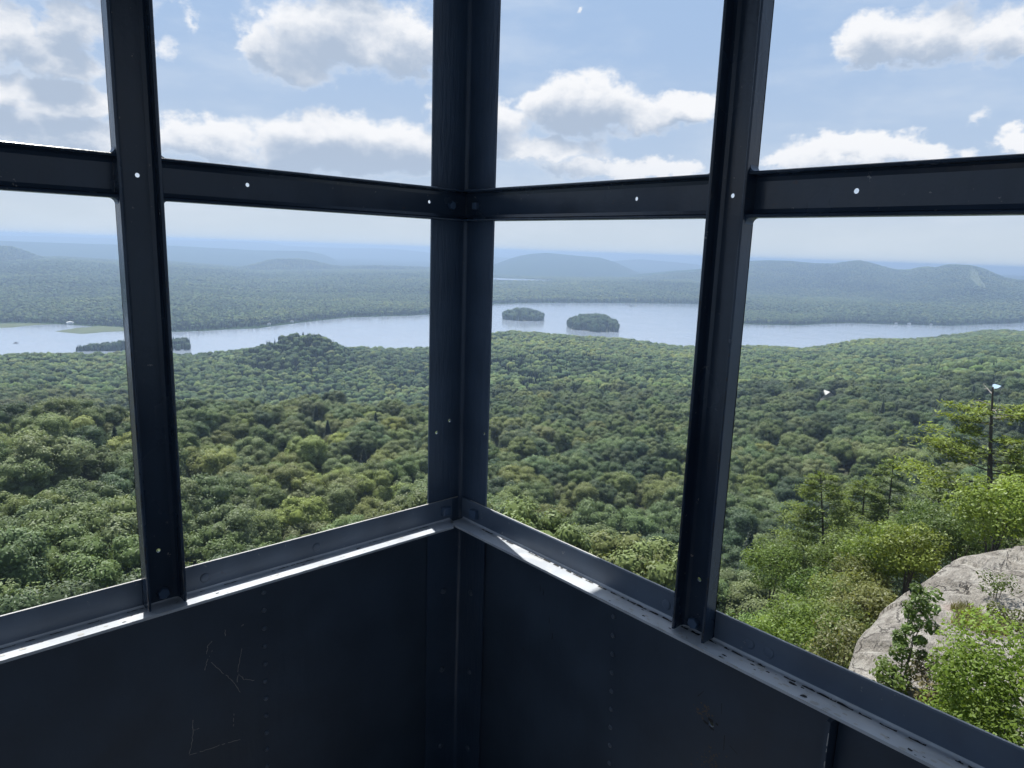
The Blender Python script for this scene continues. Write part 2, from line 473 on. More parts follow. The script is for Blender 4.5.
M_ROOF = steel('roof_paint', (.10, .11, .12), .6)
tag(b.obj('ceiling', [M_ROOF]), 'sheet steel roof of the lookout cab', 'ceiling', kind='structure')
for nm, ax in (('wall_back', lambda p, q, t: (-p, -CAB+t, q)), ('wall_side', lambda p, q, t: (-CAB+t, -p, q))):
    b = Build()
    plate([(0, ZF), (CAB, ZF), (CAB, -.05), (0, -.05)], [], ax, -.006, 0, b)
    for p in (.765, 1.578):
        plate([(p, -.05), (p+.076, -.05), (p+.076, ZC), (p, ZC)], [], ax, 0, .03, b)
    plate([(0, ZB), (CAB, ZB), (CAB, ZT), (0, ZT)], [], ax, .002, .006, b)
    plate([(0, -.05), (CAB, -.05), (CAB, .0), (0, .0)], [], ax, 0, .05, b)
    tag(b.obj(nm, [M_PANEL]), 'half wall and window bars behind the viewer', 'wall', kind='structure')
for x, y in ((-CAB, -CAB), (0, -CAB), (-CAB, 0)):
    pass
for ax in (LWALL, RWALL):        # uprights beyond the frame
    mo = empty('window_mullion', ax(1.616, 0, 0)); tag(mo, 'steel upright outside the frame at the far end of a window', 'mullion')
    mo['group'] = 'uprights outside the frame'
    b = Build(); channel(b, lambda a, w, t: ax(1.578+w, a, T+t), ZL+.004, ZC, .076, MD, .0062, .005)
    b.obj('channel', [M_STEEL], mo)
# ------------------------------------------------------------------ land
LAKE = -206.0
H_LAKE = LAKE-CAM[2]
XY0 = CAM[:2]
NEAR = {   # photo column : canopy tops as (row, distance); last pair is the shore distance
    0:   [(640, 75), (550, 103), (480, 150), (425, 205), (402, 235), (398, 560), (385, 650), (370, 820), (353, 1125), 1180],
    110: [(620, 80), (550, 105), (480, 155), (425, 215), (402, 250), (394, 600), (380, 720), (365, 900), (351, 1150), 1195],
    200: [(600, 95), (560, 115), (500, 165), (440, 235), (398, 310), (392, 700), (375, 850), (360, 1020), (352, 1190), 1230],
    310: [(570, 115), (520, 155), (460, 215), (415, 290), (397, 350), (391, 800), (365, 920), (343, 1000), (330, 1060), 1300],
    365: [(560, 125), (510, 165), (450, 225), (415, 290), (397, 350), (391, 780), (368, 920), (355, 1080), (347, 1260), 1330],
    430: [(530, 150), (480, 200), (430, 280), (402, 350), (393, 750), (376, 900), (361, 1080), (347, 1330), 1370],
    520: [(520, 170), (480, 215), (440, 290), (410, 420), (385, 620), (360, 850), (345, 1050), (330, 1400), 1600],
    600: [(570, 130), (520, 190), (470, 250), (430, 350), (400, 525), (360, 900), (345, 1150), (336, 1330), 1600],
    690: [(610, 110), (550, 160), (500, 215), (450, 300), (410, 460), (370, 800), (352, 1150), (347, 1400), 1500],
    800: [(600, 120), (540, 175), (500, 240), (450, 315), (410, 450), (380, 650), (360, 900), (347, 1500), 1580],
    900: [(580, 125), (540, 175), (500, 245), (450, 315), (400, 525), (370, 800), (347, 1250), (338, 1650), 1900],
    1024: [(560, 120), (530, 170), (480, 260), (430, 360), (400, 480), (370, 700), (345, 1150), (330, 1900), 2350],
}
def ztop(u, v, d):
    a, tn = bearing(u, v); return CAM[2]+d*tn
TREE_H = 15.0
NR = 260
RAD = np.concatenate([np.linspace(2, 60, 30)[:-1], np.geomspace(60, 2600, NR-29)])
ucols = sorted(NEAR)
near_az = np.array([AZ_MID(u) for u in ucols])
near_sh = np.array([NEAR[u][-1] for u in ucols], float)
near_prof = []
for u in ucols:
    pr = NEAR[u][:-1]
    ds = [d for v, d in pr]; zs = [ztop(u, v, d)-TREE_H for v, d in pr]
    k = min(max((u-650)/250, 0), 1)           # the summit rock runs out to the right
    d0 = [3, 12, 26, 42, 60, 80]
    lo = np.interp(d0, [0, 12, ds[0]], [-11.5, -14, zs[0]])
    hi = np.array([-11.6, -13.0, -16.5, -20.0, -26.0, -36.0])
    z0 = lo*(1-k)+hi*k
    dd = [a for a in d0 if a < ds[0]-8]; zz = list(z0[:len(dd)])
    sh = NEAR[u][-1]
    if u <= 430:                              # the near crest hides a dip behind it
        i = max(range(len(ds)-1), key=lambda q: ds[q+1]/ds[q] if ds[q] < 400 else 0)
        ds = ds[:i+1]+[ds[i]*1.22, ds[i+1]*.86]+ds[i+1:]
        zs = zs[:i+1]+[zs[i]-26, zs[i+1]-6]+zs[i+1:]
    dd += ds+[sh, sh+60, 6000]; zz += zs+[LAKE+.4, LAKE-6, LAKE-30]
    near_prof.append(np.interp(RAD, dd, zz))
near_prof = np.array(near_prof)
o_ = np.argsort(near_az); near_az = near_az[o_]; near_prof = near_prof[o_]; near_sh = near_sh[o_]
def lerp_az(az, table):
    """table rows given at near_az -> rows at az (clamped)"""
    az = np.asarray(az); i = np.clip(np.searchsorted(near_az, az)-1, 0, len(near_az)-2)
    t = np.clip((az-near_az[i])/(near_az[i+1]-near_az[i]), 0, 1)
    t = t*t*(3-2*t)
    if table.ndim == 1: return table[i]*(1-t)+table[i+1]*t
    return table[i]*(1-t)[:, None]+table[i+1]*t[:, None]
def vnoise(x, y, seed=0):
    """smooth value noise, numpy"""
    xi = np.floor(x).astype(np.int64); yi = np.floor(y).astype(np.int64)
    fx = x-xi; fy = y-yi; fx = fx*fx*(3-2*fx); fy = fy*fy*(3-2*fy)
    def h(a, b):
        n = (a*374761393+b*668265263+seed*1442695041) & 0xffffffff
        n = ((n ^ (n >> 13))*1274126177) & 0xffffffff
        return ((n ^ (n >> 16)) & 0xffff)/65535.0
    return (h(xi, yi)*(1-fx)+h(xi+1, yi)*fx)*(1-fy)+(h(xi, yi+1)*(1-fx)+h(xi+1, yi+1)*fx)*fy
def fbm(x, y, oct=4, seed=0):
    s = 0; a = .5
    for i in range(oct):
        s = s+a*(vnoise(x*2**i, y*2**i, seed+i)-.5); a *= .5
    return s
def polar(x, y):
    dx = np.asarray(x)-XY0[0]; dy = np.asarray(y)-XY0[1]
    return np.arctan2(dy, dx), np.hypot(dx, dy)
AZG = np.radians(np.linspace(-35, 130, 331))
GRID = lerp_az(AZG, near_prof)               # (az, r)
NEARSH = lerp_az(AZG, near_sh)
def near_ground(x, y):
    a, r = polar(x, y)
    fi = np.clip((a-AZG[0])/(AZG[1]-AZG[0]), 0, len(AZG)-1.001); i = fi.astype(int); fi = fi-i
    j = np.clip(np.searchsorted(RAD, r)-1, 0, len(RAD)-2); t = np.clip((r-RAD[j])/(RAD[j+1]-RAD[j]), 0, 1)
    z = (GRID[i, j]*(1-t)+GRID[i, j+1]*t)*(1-fi)+(GRID[i+1, j]*(1-t)+GRID[i+1, j+1]*t)*fi
    sh = np.interp(a, AZG, NEARSH)
    amp = np.clip((r-60)/300, 0, 1)*np.clip((sh-r)/150, 0, 1)
    return z+amp*fbm(x/170, y/170, 3, 5)*16
def shore_near(a): return np.interp(a, AZG, NEARSH+0)

FAR_SHORE = [(-150, 321.5), (0, 323), (60, 324), (122, 328), (172, 331.5), (200, 330.5), (256, 327), (300, 322), (350, 317), (410, 315.5), (432, 314), (455, 309), (480, 304),
             (520, 303), (600, 303), (690, 304), (718, 306), (728, 322), (745, 324), (800, 325), (825, 323.5), (850, 323), (900, 324.5), (950, 326), (1000, 324), (1060, 322)]
def lake_dist(u, v):
    a, tn = bearing(u, v); return H_LAKE/tn
fs_az = np.array([bearing(u, v)[0] for u, v in FAR_SHORE])[::-1]
fs_d = np.array([lake_dist(u, v) for u, v in FAR_SHORE])[::-1]
def shore_far(a): return np.interp(a, fs_az, fs_d)
FAR_TOP = [(-150, 4200, 260), (0, 4200, 262), (60, 4200, 260), (115, 4200, 264), (170, 4300, 265), (256, 4500, 272), (350, 4300, 272.5), (430, 4300, 273), (495, 4300, 281), (600, 4200, 281.5),
           (690, 4000, 283), (740, 3600, 296), (800, 3500, 301), (900, 3600, 303), (1024, 3900, 304), (1200, 3900, 306)]
ft_az = np.array([bearing(u, v)[0] for u, d, v in FAR_TOP])[::-1]
ft_d = np.array([d for u, d, v in FAR_TOP], float)[::-1]
ft_z = np.array([ztop(u, v, d) for u, d, v in FAR_TOP])[::-1]
FAR_H = 14.0
def far_plain(x, y):
    a, r = polar(x, y)
    s = shore_far(a); dt = np.interp(a, ft_az, ft_d); zt = np.interp(a, ft_az, ft_z)-FAR_H
    t = np.clip((r-s)/(dt-s), -.2, 1)
    z = LAKE+.6+(zt-LAKE-.6)*np.where(t > 0, np.clip(t, 0, 1)**.9, t*3)
    und = fbm(x/420, y/420, 4, 21)*26*np.clip((r-s)/500, 0, 1)*np.clip((dt-r)/900, 0.25, 1)
    z = z+np.where(r < dt, und, und*.4)
    return np.where(r > dt, np.maximum(z-(r-dt)*.012, LAKE+1.5), z)

RIDGES = [  # name, label, [(u, v)], distance at left end, at right end, half width
    ('hill', 'dark forested hill at the left edge behind the bay', [(-160, 250), (-60, 246), (0, 247), (12, 247.6), (22, 250.5), (36, 256), (52, 260.5), (85, 268)], 4700, 5000, 900),
    ('mountain_ridge', 'long pale blue ridge behind the left hill, second from the skyline', [(-160, 241), (0, 240.7), (60, 243), (115, 244.5), (175, 245.7), (215, 248), (256, 250.3), (306, 251), (322, 254), (331, 257.5), (345, 265)], 8200, 8600, 1500),
    ('mountain_ridge', 'palest blue ridge on the skyline at the left, farthest of all', [(-160, 235), (0, 235.6), (60, 236.6), (115, 238.5), (175, 240.3), (230, 241), (256, 242), (271, 243), (284, 245.7), (318, 247.3), (348, 248), (376, 248.3), (406, 250), (431, 253), (460, 255.5), (493, 256.6), (520, 258.5)], 15500, 13000, 2200),
    ('hill', 'low dark blue hill rising above the far shore left of the corner post', [(222, 273), (240, 268), (256, 264.6), (268, 261), (278, 259.6), (300, 259.6), (312, 261), (331, 265.8), (343, 267), (380, 266.2), (420, 267.5), (450, 269.5), (485, 275)], 5300, 5600, 700),
    ('mountain', 'broad blue mountain just right of the corner post', [(455, 271), (475, 268), (495, 264), (512, 258), (522, 255.3), (532, 253.7), (547, 252.8), (560, 254), (580, 256), (600, 257.6), (617, 263), (637, 272.5), (655, 281)], 7300, 7600, 1700),
    ('mountain', 'pale distant mountain between the corner mountain and the right mullion', [(596, 263), (617, 260.8), (630, 259.6), (642, 259.3), (660, 261), (674, 262), (697, 264.5), (730, 268)], 11500, 11500, 1900),
    ('mountain', 'long wooded mountain behind the lake at the right with a bare ski slope', [(612, 279), (642, 274.5), (670, 271.5), (697, 269.5), (720, 265), (745, 261), (768, 260.2), (790, 260.8), (812, 263), (832, 264), (850, 262), (860, 262), (868, 263.8), (880, 267.5), (893, 271), (901, 272), (911, 271.6), (918, 269.8), (928, 268.8), (935, 270), (945, 267.2), (958, 267), (972, 268), (983, 271), (992, 275), (1004, 280), (1014, 281.8), (1060, 287), (1150, 292)], 6200, 5000, 2100),
    ('mountain_ridge', 'faint blue ridge at the far right edge beyond the long mountain', [(965, 279), (985, 276), (1005, 275), (1024, 276), (1100, 276), (1180, 279)], 10500, 10500, 1500),
]
def ridge_fn(rd, seed):
    nm, lb, pts, d0, d1, W = rd
    az = np.array([bearing(u, v)[0] for u, v in pts])[::-1]
    dl = np.array([d0+(d1-d0)*i/(len(pts)-1) for i in range(len(pts))])[::-1]
    zc = np.array([ztop(u, v, d) for (u, v), d in zip(pts, dl[::-1])])[::-1]
    def f(a, s):
        """a bearing, s offset across the ridge in half widths (-1 front foot .. 1 back foot) -> r, z"""
        d = np.interp(a, az, dl); z = np.interp(a, az, zc)
        r = d+s*W
        prof = np.where(s < 0, (.5+.5*np.cos(np.pi*np.abs(s)**.85)), .5+.5*np.cos(np.pi*np.abs(s)))
        x = XY0[0]+r*np.cos(a); y = XY0[1]+r*np.sin(a)
        n = fbm(x/700, y/700, 4, seed)*.55*np.sin(np.pi*np.clip(np.abs(s), 0, 1))
        return r, LAKE-8+(z-LAKE+8-(9 if W < 1000 else 0))*np.clip(prof+n*.6*(1-np.abs(s)), 0, 1.02)
    def h(x, y):
        a, r = polar(x, y); d = np.interp(a, az, dl); s = (r-d)/W
        ok = (np.abs(s) <= 1) & (a >= az[0]) & (a <= az[-1])
        return np.where(ok, f(a, np.clip(s, -1, 1))[1], -999)
    return f, h, az
M_FOREST, t = material('distant_forest')
pos = t.n('ShaderNodeNewGeometry').outputs['Position']
a1 = t.noise(pos, .02, 6, .65)[0]; a2 = t.noise(pos, .11, 4, .7)[0]; a3 = t.noise(pos, .0025, 3)[0]
c = t.mix(t.step(a1, .3, .7), (.020, .040, .014), (.048, .082, .026))
c = t.mix(t.step(a2, .35, .65), c, t.mix(.5, c, (.015, .030, .012)))
c = t.mix(t.step(a3, .45, .62), c, t.mix(.6, c, (.020, .038, .020)))
bp = t.n('ShaderNodeBump', i_Strength=1.0, i_Distance=9.0, i_Height=t.math('ADD', a1, t.math('MULTIPLY', a2, .6)))
principled(t, M_FOREST, i_Base_Color=c, i_Roughness=1.0, i_Normal=bp.outputs[0], **{'i_Specular IOR Level': 0.0})

M_SOIL, t = material('forest_floor')
pos = t.n('ShaderNodeNewGeometry').outputs['Position']
principled(t, M_SOIL, i_Base_Color=t.mix(t.step(t.noise(pos, 1.1, 7, .7)[0], .35, .65), (.018, .026, .010), (.070, .072, .032)), i_Roughness=1.0,
           i_Normal=t.n('ShaderNodeBump', i_Strength=1.0, i_Distance=.6, i_Height=t.noise(pos, 1.7, 7, .7)[0]).outputs[0])

def grid_mesh(name, X, Y, Z, mats, smooth=True, parent=None):
    n, m = X.shape
    V = np.stack([X, Y, Z], -1).reshape(-1, 3)
    i = np.arange(n-1)[:, None]*m+np.arange(m-1)[None, :]
    Fc = np.stack([i, i+1, i+m+1, i+m], -1).reshape(-1, 4)
    # make normals face up
    v0, v1, v2 = V[Fc[0, 0]], V[Fc[0, 1]], V[Fc[0, 2]]
    if np.cross(v1-v0, v2-v0)[2] < 0: Fc = Fc[:, ::-1]
    return link_mesh(name, mesh_np(name, V, np.ascontiguousarray(Fc), smooth), mats, parent)
# near slope
AA, RR = np.meshgrid(np.radians(np.linspace(-25, 120, 420)), RAD, indexing='ij')
X, Y = XY0[0]+RR*np.cos(AA), XY0[1]+RR*np.sin(AA)
g = grid_mesh('ground', X, Y, near_ground(X, Y), [M_SOIL])
tag(g, 'wooded slope falling from the tower down to the lake', 'ground', kind='structure')
# far side of the lake
AA, RR = np.meshgrid(np.radians(np.linspace(-18, 112, 500)), np.geomspace(1500, 26000, 260), indexing='ij')
X, Y = XY0[0]+RR*np.cos(AA), XY0[1]+RR*np.sin(AA)
Z = far_plain(X, Y)
g = grid_mesh('land', X, Y, Z, [M_FOREST])
tag(g, 'low forested land on the far side of the lake', 'land', kind='structure')
RF = []
for k, rd in enumerate(RIDGES):
    f, h, az = ridge_fn(rd, 40+7*k); RF.append(h)
    na = int((az[-1]-az[0])/math.radians(.12))+2
    A, Sg = np.meshgrid(np.linspace(az[0], az[-1], na), np.linspace(-1, 1, 61), indexing='ij')
    r, z = f(A, Sg)
    rd_o = grid_mesh(rd[0], XY0[0]+r*np.cos(A), XY0[1]+r*np.sin(A), z, [M_FOREST])
    tag(rd_o, rd[1], 'hill' if rd[0] == 'hill' else 'mountain', kind='structure')
    if 'ski' in rd[1]:
        # grassy ski run: a patch of open ground draped on the mountain
        M_SLOPE, t = material('ski_slope_grass')
        pos = t.n('ShaderNodeNewGeometry').outputs['Position']
        principled(t, M_SLOPE, i_Base_Color=t.mix(t.noise(pos, .03, 4)[0], (.060, .085, .035), (.12, .13, .06)), i_Roughness=1.0)
        for (ua, ub, s0, s1) in ((968, 985, -.13, -.42),):
            us = np.linspace(0, 1, 9); ss = np.linspace(0, 1, 16)
            Ug, Sg2 = np.meshgrid(us, ss, indexing='ij')
            a_c = np.array([AZ_MID(u) for u in (ua, ub)])
            Sx = s0+(s1-s0)*Sg2
            Az = a_c[0]+(a_c[1]-a_c[0])*(.35+.75*Sg2)+(Ug-.5)*np.radians(.18+.42*np.sin(Sg2*2.6)+.16*np.sin(Sg2*9+Ug*3))
            r, z = f(Az, Sx)
            sl = grid_mesh('ski_slope', XY0[0]+r*np.cos(Az), XY0[1]+r*np.sin(Az), z+14, [M_SLOPE], parent=rd_o)
            sl['label'] = 'bare yellowish ski slope near the right end of the ridge'
def far_height(x, y):
    z = far_plain(x, y)
    for h in RF: z = np.maximum(z, h(x, y))
    return z

# lake and the two ponds
M_WATER, t = material('lake_water')
pos = t.n('ShaderNodeNewGeometry').outputs['Position']
w1 = t.noise(pos, .9, 3, .6)[0]; w2 = t.noise(t.vm('MULTIPLY', pos, (.012, .004, 0)), 1, 4, .6)[0]
bp = t.n('ShaderNodeBump', i_Strength=.12, i_Distance=.5, i_Height=w1)
principled(t, M_WATER, i_Base_Color=(.26, .30, .36, 1), i_Roughness=t.math('MULTIPLY_ADD', t.step(w2, .4, .65), .08, .08), i_IOR=1.33, i_Normal=bp.outputs[0], **{'i_Specular IOR Level': 1.0})
azs = np.radians(np.linspace(-18, 112, 200)); V = []; Fc = []
for a in azs:
    for r in (900, 9000): V.append((XY0[0]+r*math.cos(a), XY0[1]+r*math.sin(a), LAKE))
Fc = np.array([(2*i, 2*i+1, 2*i+3, 2*i+2) for i in range(len(azs)-1)])[:, ::-1]
tag(link_mesh('lake', mesh_np('lake', V, np.ascontiguousarray(Fc)), [M_WATER]), 'broad pale blue lake across the middle of the view', 'lake', kind='structure')
for (u0, u1, v0, v1, lb) in ((488, 553, 280.6, 278.8, 'thin strip of pond water below the corner mountain'), (632, 664, 284.2, 281.8, 'short strip of pond water left of the right mullion')):
    zp = far_plain(np.array([at((u0+u1)/2, 281, 4300).x]), np.array([at((u0+u1)/2, 281, 4300).y]))[0]
    um = (u0+u1)/2
    d0 = 4420; tn0 = bearing(um, v0)[1]; zp = CAM[2]+d0*tn0
    d1 = (zp-CAM[2])/bearing(um, v1)[1]
    pts = []
    for k in range(28):
        th = 2*math.pi*k/28
        uu = um+(u1-u0)/2*math.cos(th)*(1+.06*math.sin(3*th)); dd = (d0+d1)/2+(d1-d0)/2*math.sin(th)*(1+.1*math.cos(2*th))
        a = AZ_MID(uu); pts.append((XY0[0]+dd*math.cos(a), XY0[1]+dd*math.sin(a), zp))
    tag(link_mesh('pond', mesh_np('pond', pts, [tuple(range(28))]), [M_WATER]), lb, 'pond', kind='structure')

# ------------------------------------------------------------------ plants
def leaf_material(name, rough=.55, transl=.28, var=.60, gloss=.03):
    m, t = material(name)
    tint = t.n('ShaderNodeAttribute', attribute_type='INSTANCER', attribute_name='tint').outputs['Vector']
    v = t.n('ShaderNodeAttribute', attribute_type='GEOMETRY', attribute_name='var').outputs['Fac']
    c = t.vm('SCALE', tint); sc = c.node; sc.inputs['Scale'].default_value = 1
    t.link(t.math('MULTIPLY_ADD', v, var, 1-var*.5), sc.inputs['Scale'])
    d = t.n('ShaderNodeBsdfDiffuse', i_Color=c)
    tr = t.n('ShaderNodeBsdfTranslucent', i_Color=t.vm('MULTIPLY', c, (1.25, 1.2, .55)))
    gl = t.n('ShaderNodeBsdfGlossy', i_Color=(1, 1, 1, 1), i_Roughness=rough)
    m1 = t.n('ShaderNodeMixShader', i_0=transl); t.link(d.outputs[0], m1.inputs[1]); t.link(tr.outputs[0], m1.inputs[2])
    fr = t.n('ShaderNodeFresnel', i_IOR=1.4)
    m2 = t.n('ShaderNodeMixShader'); t.link(t.math('MULTIPLY', fr.outputs[0], gloss), m2.inputs[0]); t.link(m1.outputs[0], m2.inputs[1]); t.link(gl.outputs[0], m2.inputs[2])
    o = t.n('ShaderNodeOutputMaterial'); t.link(m2.outputs[0], o.inputs[0])
    return m
M_LEAF = leaf_material('leaves')
M_NEEDLE = leaf_material('pine_needles', .6, .38, .8, .03)
M_BARK, t = material('bark')
pos = t.n('ShaderNodeTexCoord').outputs['Object']
n1 = t.noise(t.vm('MULTIPLY', pos, (9, 9, 1.5)), 2, 5, .7)[0]
bp = t.n('ShaderNodeBump', i_Strength=.7, i_Distance=.03, i_Height=n1)
principled(t, M_BARK, i_Base_Color=t.mix(n1, (.025, .02, .016), (.11, .095, .08)), i_Roughness=.9, i_Normal=bp.outputs[0])
M_PALEBARK, t = material('weathered_branch')
pos = t.n('ShaderNodeTexCoord').outputs['Object']
principled(t, M_PALEBARK, i_Base_Color=t.mix(t.noise(pos, 6, 4)[0], (.20, .18, .16), (.42, .39, .36)), i_Roughness=.85)

ICO = {}
def ico(sub):
    if sub not in ICO:
        bm = bmesh.new(); bmesh.ops.create_icosphere(bm, subdivisions=sub, radius=1)
        V = np.array([v.co[:] for v in bm.verts]); Fc = np.array([[v.index for v in f.verts] for f in bm.faces]); bm.free()
        ICO[sub] = (V, Fc)
    return ICO[sub]
def unit(n, rng):
    v = rng.normal(size=(n, 3)); return v/np.linalg.norm(v, axis=1)[:, None]
def cards(P, N, size, rng, aspect=.7, bend=.25):
    """leaf clusters: small folded kites; returns verts, tris (2 per card)"""
    n = len(P)
    r = unit(n, rng); A = np.cross(N, r); A /= np.linalg.norm(A, axis=1)[:, None]+1e-9
    B = np.cross(N, A)
    s = (size*rng.uniform(.6, 1.35, n))[:, None]
    V = np.stack([P-A*s*.5, P+B*s*.5*aspect*rng.uniform(.7, 1.2, (n, 1))-N*s*bend, P+A*s*.55, P-B*s*.5*aspect*rng.uniform(.7, 1.2, (n, 1))-N*s*bend], 1)
    i = np.arange(n)[:, None]*4
    return V.reshape(-1, 3), np.concatenate([i+np.array([[0, 1, 2]]), i+np.array([[0, 2, 3]])], 1).reshape(-1, 3)
class Tri:
    def __init__(s): s.V = []; s.F = []; s.A = []; s.n = 0
    def add(s, V, Fc, a):
        s.V.append(V); s.F.append(np.asarray(Fc)+s.n); s.A.append(np.broadcast_to(np.asarray(a, float), (len(Fc),))); s.n += len(V)
    def mesh(s, name): return mesh_np(name, np.concatenate(s.V), np.ascontiguousarray(np.concatenate(s.F)), False, np.concatenate(s.A))

def broadleaf(name, seed, H=16.0, R=4.6, lobes=13, ncards=4200, card=.52, core_sub=2, flat=.62, base=.30):
    """deciduous crown of billowing lobes, each a shell of leaf clusters over a darker inner mass; trunk below"""
    rng = np.random.default_rng(seed); t = Tri()
    cz = H*(base+1)/2; rz = H*(1-base)/2
    cen = []; rad = []
    for k in range(lobes):
        th = k*2.39996+rng.uniform(-.4, .4); q = (k+.5)/lobes
        hz = -.55+1.35*q; rr = math.sqrt(max(0, 1-(max(hz, -.2))**2*.85))*rng.uniform(.55, .78)
        cen.append((R*rr*math.cos(th), R*rr*math.sin(th), cz+rz*hz*.72)); rad.append(R*rng.uniform(.20, .40)*(1 if q < .8 else .9))
    cen = np.array(cen); rad = np.array(rad)
    V0, F0 = ico(core_sub)
    for c, r in zip(cen, rad):
        d = 1+rng.uniform(-.2, .12, (len(V0), 1))
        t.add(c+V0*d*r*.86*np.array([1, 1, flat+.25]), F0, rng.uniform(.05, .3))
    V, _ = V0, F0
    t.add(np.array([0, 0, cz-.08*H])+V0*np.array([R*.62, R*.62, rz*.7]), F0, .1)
    w = rad**2; per = np.maximum((ncards*w/w.sum()).astype(int), 8)
    for c, r, n in zip(cen, rad, per):
        d = unit(n*2, rng); d = d[(d[:, 2] > -.45)][:n]
        out = (c-np.array([0, 0, cz-.25*H])); out /= np.linalg.norm(out)
        d = d[(d@out > -.55)]
        rr = r*rng.uniform(.74, 1.24, (len(d), 1))
        P = c+d*rr*np.array([1, 1, flat+.25])
        N = d+np.array([0, 0, .25])+unit(len(d), rng)*.42; N /= np.linalg.norm(N, axis=1)[:, None]
        Vc, Fc = cards(P, N, card, rng)
        lob = rng.uniform(.25, .75)
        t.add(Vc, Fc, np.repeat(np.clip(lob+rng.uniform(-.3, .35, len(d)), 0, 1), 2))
    # trunk
    b = Build(); b.tube([(0, 0, -1), (.1, 0, H*.3), (0, .1, H*.62)], [.26, .2, .1], 6)
    tv = np.array(b.V); tf = []
    for f in b.F: tf += [(f[0], f[i], f[i+1]) for i in range(1, len(f)-1)]
    t.add(tv, np.array(tf), 0)
    return t.mesh(name)
def conifer(name, seed, H=17.0, R=2.3, tiers=11, ncards=1300, card=.55):
    rng = np.random.default_rng(seed); t = Tri()
    n = ncards
    q = rng.uniform(0, 1, n)**.75; q = .12+.88*(1-q)             # height fraction, denser low
    th = rng.uniform(0, 2*np.pi, n)
    saw = ((q*tiers) % 1.0)
    ra = R*(1-q)**.85*(1.08-.42*saw)*(1+.22*np.sin(th*3+q*19))*rng.uniform(.65, 1.05, n)+.08
    P = np.stack([ra*np.cos(th), ra*np.sin(th), q*H-.10*ra], 1)
    N = np.stack([np.cos(th)*.6, np.sin(th)*.6, np.full(n, .75)], 1)+unit(n, rng)*.45
    N /= np.linalg.norm(N, axis=1)[:, None]
    Vc, Fc = cards(P, N, card, rng, .55)
    t.add(Vc, Fc, np.repeat(rng.uniform(0, 1, n), 2))
    k = 9; ring = []
    V = [(0, 0, H*1.0)]
    for i in range(tiers):
        for j in range(k):
            qq = 1-(i+1)/(tiers+1.0); r0 = R*(1-qq)**.85*(.62 if i % 2 else .78)
            V.append((r0*math.cos(2*math.pi*j/k), r0*math.sin(2*math.pi*j/k), qq*H*.97))
    Fs = [(0, 1+j, 1+(j+1) % k) for j in range(k)]
    for i in range(tiers-1):
        for j in range(k):
            a, b2, c2, d2 = 1+i*k+j, 1+i*k+(j+1) % k, 1+(i+1)*k+(j+1) % k, 1+(i+1)*k+j
            Fs += [(a, d2, c2), (a, c2, b2)]
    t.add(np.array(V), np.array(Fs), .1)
    return t.mesh(name)
def lump(name, seed, H=15.0, R=5.0, sub=2, kind=0):
    """small far crown"""
    rng = np.random.default_rng(seed); t = Tri(); V0, F0 = ico(sub)
    if kind == 0:
        for k in range(5 if sub > 1 else 3):
            th = k*2.4+rng.uniform(0, .8); c = np.array([R*.42*math.cos(th), R*.42*math.sin(th), H*rng.uniform(.60, .78)])*(1 if k else np.array([.2, .2, 1.08]))
            d = 1+rng.uniform(-.24, .2, (len(V0), 1))
            t.add(c+V0*d*np.array([R*.58, R*.58, H*.25]), F0, rng.uniform(.1, .9, len(F0)))
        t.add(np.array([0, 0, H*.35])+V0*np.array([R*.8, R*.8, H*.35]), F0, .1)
    else:
        b = Build(); k = 7; V = [(0, 0, H)]
        for i in range(4):
            qq = (.74, .5, .28, .02)[i]
            for j in range(k):
                r0 = R*(1-qq)*rng.uniform(.7, 1.15); V.append((r0*math.cos(2*math.pi*j/k+i), r0*math.sin(2*math.pi*j/k+i), qq*H))
        Fs = [(0, 1+j, 1+(j+1) % k) for j in range(k)]
        for i in range(3):
            for j in range(k):
                a, b2, c2, d2 = 1+i*k+j, 1+i*k+(j+1) % k, 1+(i+1)*k+(j+1) % k, 1+(i+1)*k+j
                Fs += [(a, d2, c2), (a, c2, b2)]
        t.add(np.array(V), np.array(Fs), rng.uniform(.1, .9, len(Fs)))
    return t.mesh(name)
def with_mat(me, *m):
    for x in m: me.materials.append(x)
    return me
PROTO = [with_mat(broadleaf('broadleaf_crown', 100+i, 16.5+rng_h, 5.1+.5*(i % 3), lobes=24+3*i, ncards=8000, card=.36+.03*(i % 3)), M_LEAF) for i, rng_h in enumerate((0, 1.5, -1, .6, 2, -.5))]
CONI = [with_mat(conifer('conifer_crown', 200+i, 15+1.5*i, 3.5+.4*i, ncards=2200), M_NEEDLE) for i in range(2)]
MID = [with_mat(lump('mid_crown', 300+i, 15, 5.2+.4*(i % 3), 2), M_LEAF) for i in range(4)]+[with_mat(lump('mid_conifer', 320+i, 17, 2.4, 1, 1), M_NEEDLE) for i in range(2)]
FARL = [with_mat(lump('far_crown', 340+i, 14, 6.5, 1), M_LEAF) for i in range(3)]+[with_mat(lump('far_conifer', 350, 17, 3.6, 1, 1), M_NEEDLE)]

